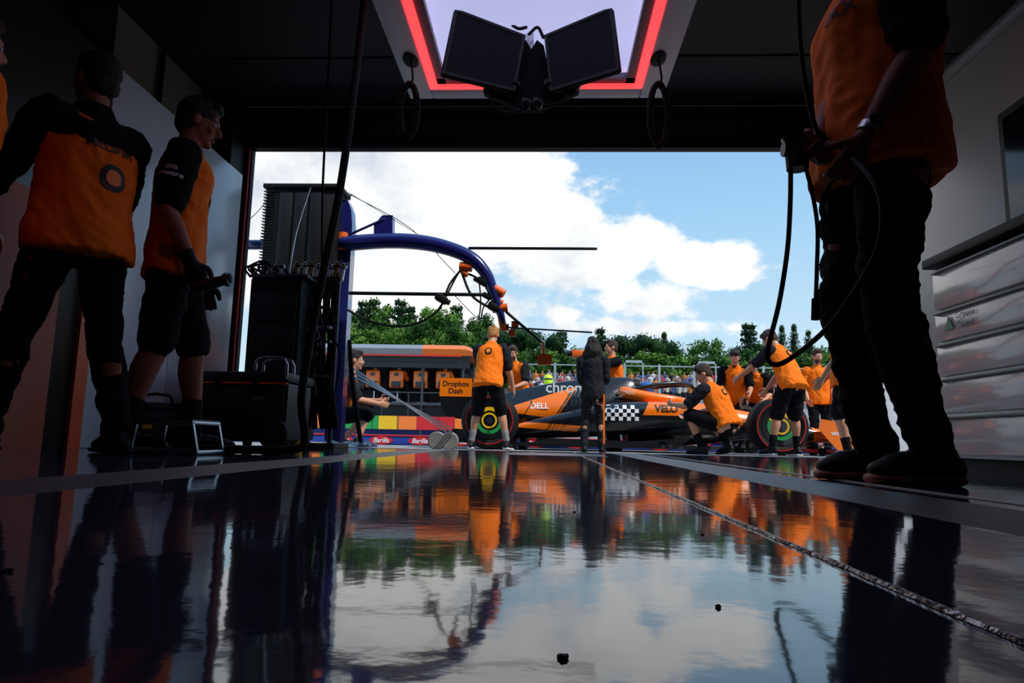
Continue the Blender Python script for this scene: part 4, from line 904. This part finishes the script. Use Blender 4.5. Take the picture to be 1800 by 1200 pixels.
b=B(); tube(b,[c(1415,290),c(1428,340),c(1437,400),c(1436,470),c(1434,530)],.006,10,6); cyl(b,c(1434,525),c(1433,562),.011,.011); mk('cable_tail',b,RUB,cn)
b=B(); tube(b,[c(1470,310),c(1452,335),c(1446,365),c(1450,385),c(1443,370),c(1448,340)],.006,8,5); mk('short_lead',b,RUB,cn)
cable('black cable running from the ceiling down to the hands',[c(1398,-160),c(1403,0),c(1408,90),c(1420,170),c(1437,230),c(1470,258)],.007)
Y1_=2.85
P1=person('person in orange jacket with black shoulders seen from behind',gx(98,Y1_),Y1_,62,1.84,lean=1,head=(10,-4),LA=(-.22,.40,1.12),RA=(.15,.35,1.05),LF=(-.21,.14,.085),RF=(.20,-.08,.085),longs=True,yoke=BLK,hair=HAIRB,vx=.0065,fat=1.04,skin=SKIN2,legf=.92)
chest(P1,'McLaren',.062,.35,.02,BLET,True,.01)
def logo(P,t,dx,back,sz=.05,ring=BLET):
    f=P['TF']*(-1 if back else 1); up=P['d']; right=up.cross(f); o=P['sp'](t)+right*dx
    decal(rrect(sz*1.9,sz*2.0,sz*.8),ring,P['S'],P['S'],right,up,o,.004,'emblem',2)
    decal(rrect(sz*1.15,sz*1.2,sz*.5),OLET,P['S'],P['S'],right,up,o,.007,'emblem',2)
logo(P1,.22,.04,True,.06)
Y2=3.3
P2=person('person in orange shirt, black shorts and gloves holding a wheel gun',gx(275,Y2),Y2,-66,1.86,lean=2,head=(0,12),RA=at(335,462,3.15),LA=(-.22,.12,.86),LF=(-.10,.14,.085),RF=(.12,-.14,.085),shorts=True,hair=HAIRB,vx=.0065,glove=MBK,curl=.85,lcurl=.4,skin=SKIN2,sock=BLK,fat=.88,legf=.9)
logo(P2,.30,.06,False,.035)
sleevetext(P2,1,'okta\nvmware',.035,(.1,-1,0))
g0=at(345,505,3.12); g1=at(396,492,3.12); dv=(g1-g0).normalized(); 
wg=root('wheel_gun',g0,'black pneumatic wheel gun held in a gloved hand','tool')
b=B(); tube(b,[g0,g0.lerp(g1,.5),g1],[.024,.028,.024],16,3); mk('gun_body',b,CBK,wg)
b=B(); cyl(b,g1-dv*.005,g1+dv*.02,.03,.036,24); mk('socket',b,STL,wg)
b=B(); ell(b,g1+dv*.021,(.01,.027,.027)); mk('socket_opening',b,MBK,wg)
b=B(); tube(b,[g0+dv*.03,g0+dv*.03+V((0,.0,.06))],[.018,.018],12,1); mk('gun_handle',b,RUB,wg)
P0=person('person in orange jacket standing beside the partition',gx(-158,2.3),2.3,-30,1.68,vx=.009,longs=False,sleeve=ORG,hair=HAIRN)
# ---------------------------------------------------------------- people outside
sockg=M('sock_grey','8A8A8A',.8)
O={}
def out(k,label,px,Y,hd,h,**kw):
    O[k]=person(label,gx(px,Y,GZ),Y,hd,h,gz=GZ,vx=.0095,group='pit crew around the car',**kw)
out(1,'crew member with ginger hair stooping over the rear wheel',858,9.45,-8,1.80,lean=20,py=-.12,head=(0,25),LA=(-.18,.42,.95),RA=(.32,.22,.72),LF=(-.24,0,.085),RF=(.26,.02,.085),shorts=True,hair=HAIRG,sock=sockg,sleeve=GRYC,sole=WHT)
out(2,'bearded crew member leaning over the rear of the car',912,11.9,150,1.82,lean=22,head=(20,20),LA=(-.2,.45,1.0),RA=(.2,.45,.95),shorts=False,hair=HAIRN,beard=True,sleeve=GRYC)
out(3,'woman with long curly dark hair in dark overalls, back turned',1042,9.2,-5,1.55,lean=0,head=(-15,5),LA=(-.1,.25,1.1),RA=(.12,.28,1.12),LF=(-.13,0,.085),RF=(.14,.02,.085),shirt=GRYC,sleeve=GRYC,pants=GRYC,longs=True,hair=HAIRB,hairlen=.3,fat=.9,legf=.9)
out(4,'crew member raising a camera beside the car',1080,11.9,110,1.92,lean=4,LA=(-.1,.50,1.46),RA=(.1,.50,1.46),curl=.8,hair=HAIRN,sleeve=BLK,longs=False)
out(5,'crew member crouching beside the cockpit, back turned to the garage',1262,9.4,42,1.96,pel=.38,py=-.14,lean=26,head=(30,25),LA=(-.22,.5,.62),RA=(.12,.48,.5),LF=(-.16,.12,.085),RF=(.16,-.05,.13),kp=(.35,1,.3),shorts=True,hair=HAIRN,sock=BLK,sleeve=GRYC)
out(6,'crew member bending over the front of the car',1293,11.9,170,1.82,lean=26,head=(0,30),LA=(-.2,.45,.95),RA=(.2,.42,.95),hair=HAIRB,sleeve=BLK)
out(7,'crew member bending over the front wheel, back turned',1380,9.5,24,1.86,lean=28,py=-.16,tw=10,head=(20,35),LA=(-.35,.5,1.0),RA=(.1,.5,.8),LF=(-.22,0,.085),RF=(.2,0,.085),shorts=True,hair=HAIRN,sock=BLK,sleeve=GRYC,sole=WHT)
out(8,'bearded crew member in orange shirt standing facing the garage',1443,11.9,172,1.80,head=(10,5),LA=(-.2,.15,.9),RA=(.2,.15,.9),hair=HAIRN,beard=True,sleeve=ORG)
out(9,'crew member in black shorts standing by the front wing',1492,8.0,70,1.76,LA=(-.2,.25,.9),RA=(.22,.2,.95),shorts=True,hair=HAIRN,sleeve=ORG,sock=BLK)
out(10,'crew member crouching behind the gantry column',600,8.2,-75,1.76,pel=.42,py=-.1,lean=18,LA=(-.1,.42,.6),RA=(.12,.42,.55),LF=(-.12,.18,.085),RF=(.14,.02,.12),kp=(.3,1,.3),shorts=True,hair=HAIRB,sleeve=GRYC)
out(11,'pit marshal in dark suit wearing a lime green helmet',962,15.5,180,1.62,shirt=BLK,hair=HAIRB,helmet=LIME)
out(12,'crew member reaching over the cockpit side of the car',1338,12.0,150,1.74,lean=38,head=(10,30),LA=(-.2,.5,.9),RA=(.2,.5,.85),hair=HAIRN,sleeve=BLK)
for k in (1,5,7): logo(O[k],.36,0,True,.05,GRYC)
for k in (8,6): logo(O[k],.36,.07,False,.03)
q=O[3]; b=B(); bx(b,(gx(1060,9.12),9.1,GZ+.12),(gx(1063,9.12),9.13,.72)); mk('orange_piping',b,ORG,q['o'])
wq=O[4]['wr'][-1].lerp(O[4]['wr'][1],.5)+V((-.12,0,.06))
cm=root('video_camera',wq,'orange and black video camera held up in both hands','camera')
b=B(); box(b,wq,(.24,.12,.12),None,.02); mk('camera_body',b,OFT,cm)
b=B(); cyl(b,wq+V((-.12,0,0)),wq+V((-.2,0,0)),.045,.05); mk('lens',b,MBK,cm)
px,Y=1425,11.0
x=gx(px,Y,GZ); jk=root('car_jack',(x,Y,GZ),'low silver and red car jack at the nose','jack')
b=B(); tube(b,[(x,Y,GZ+.05),(x+.5,Y,GZ+.12),(x+.75,Y,GZ+.7)],.02,8,2); mk('jack_lever',b,ALU,jk)
b=B(); bx(b,(x-.1,Y-.2,GZ+.04),(x+.3,Y+.2,GZ+.1),.01); mk('jack_plate',b,RED,jk)
for dy in (-.2,.2): b=B(); cyl(b,(x+.1,Y+dy-.02,GZ+.06),(x+.1,Y+dy+.02,GZ+.06),.06); mk('jack_wheel',b,RUB,jk)
YN=8.6; x0_,x1_=gx(1545,YN,1),gx(1660,YN,1); sb=root('sign_board',((x0_+x1_)/2,YN,GZ),'white freestanding sign board with a red and yellow roundel','sign')
b=B(); bx(b,(x0_,YN,GZ+.05),(x1_,YN+.04,zat(1570,535,YN)),.01); mk('board',b,WHT,sb)
for x in (x0_+.1,x1_-.1): b=B(); bx(b,(x-.03,YN-.2,GZ),(x+.03,YN+.24,GZ+.05)); mk('foot',b,STL,sb)
zc=zat(1560,590,YN); xc=gx(1552,YN,1)
b=B(); prism(b,[(xc+.2+math.cos(t)*.17,YN-.01,zc+math.sin(t)*.17) for t in [2*math.pi*k/24 for k in range(24)]],(0,-.006,0)); mk('roundel',b,RED,sb)
b=B(); prism(b,[(xc+.2+math.cos(t)*.11,YN-.018,zc+math.sin(t)*.11) for t in [2*math.pi*k/24 for k in range(24)]],(0,-.006,0)); mk('roundel',b,YEL,sb)
text('e',.22,V((gx(1570,YN,1),YN,zat(1570,657,YN))),(1,0,0),(0,0,1),BLET,sb,off=.004)
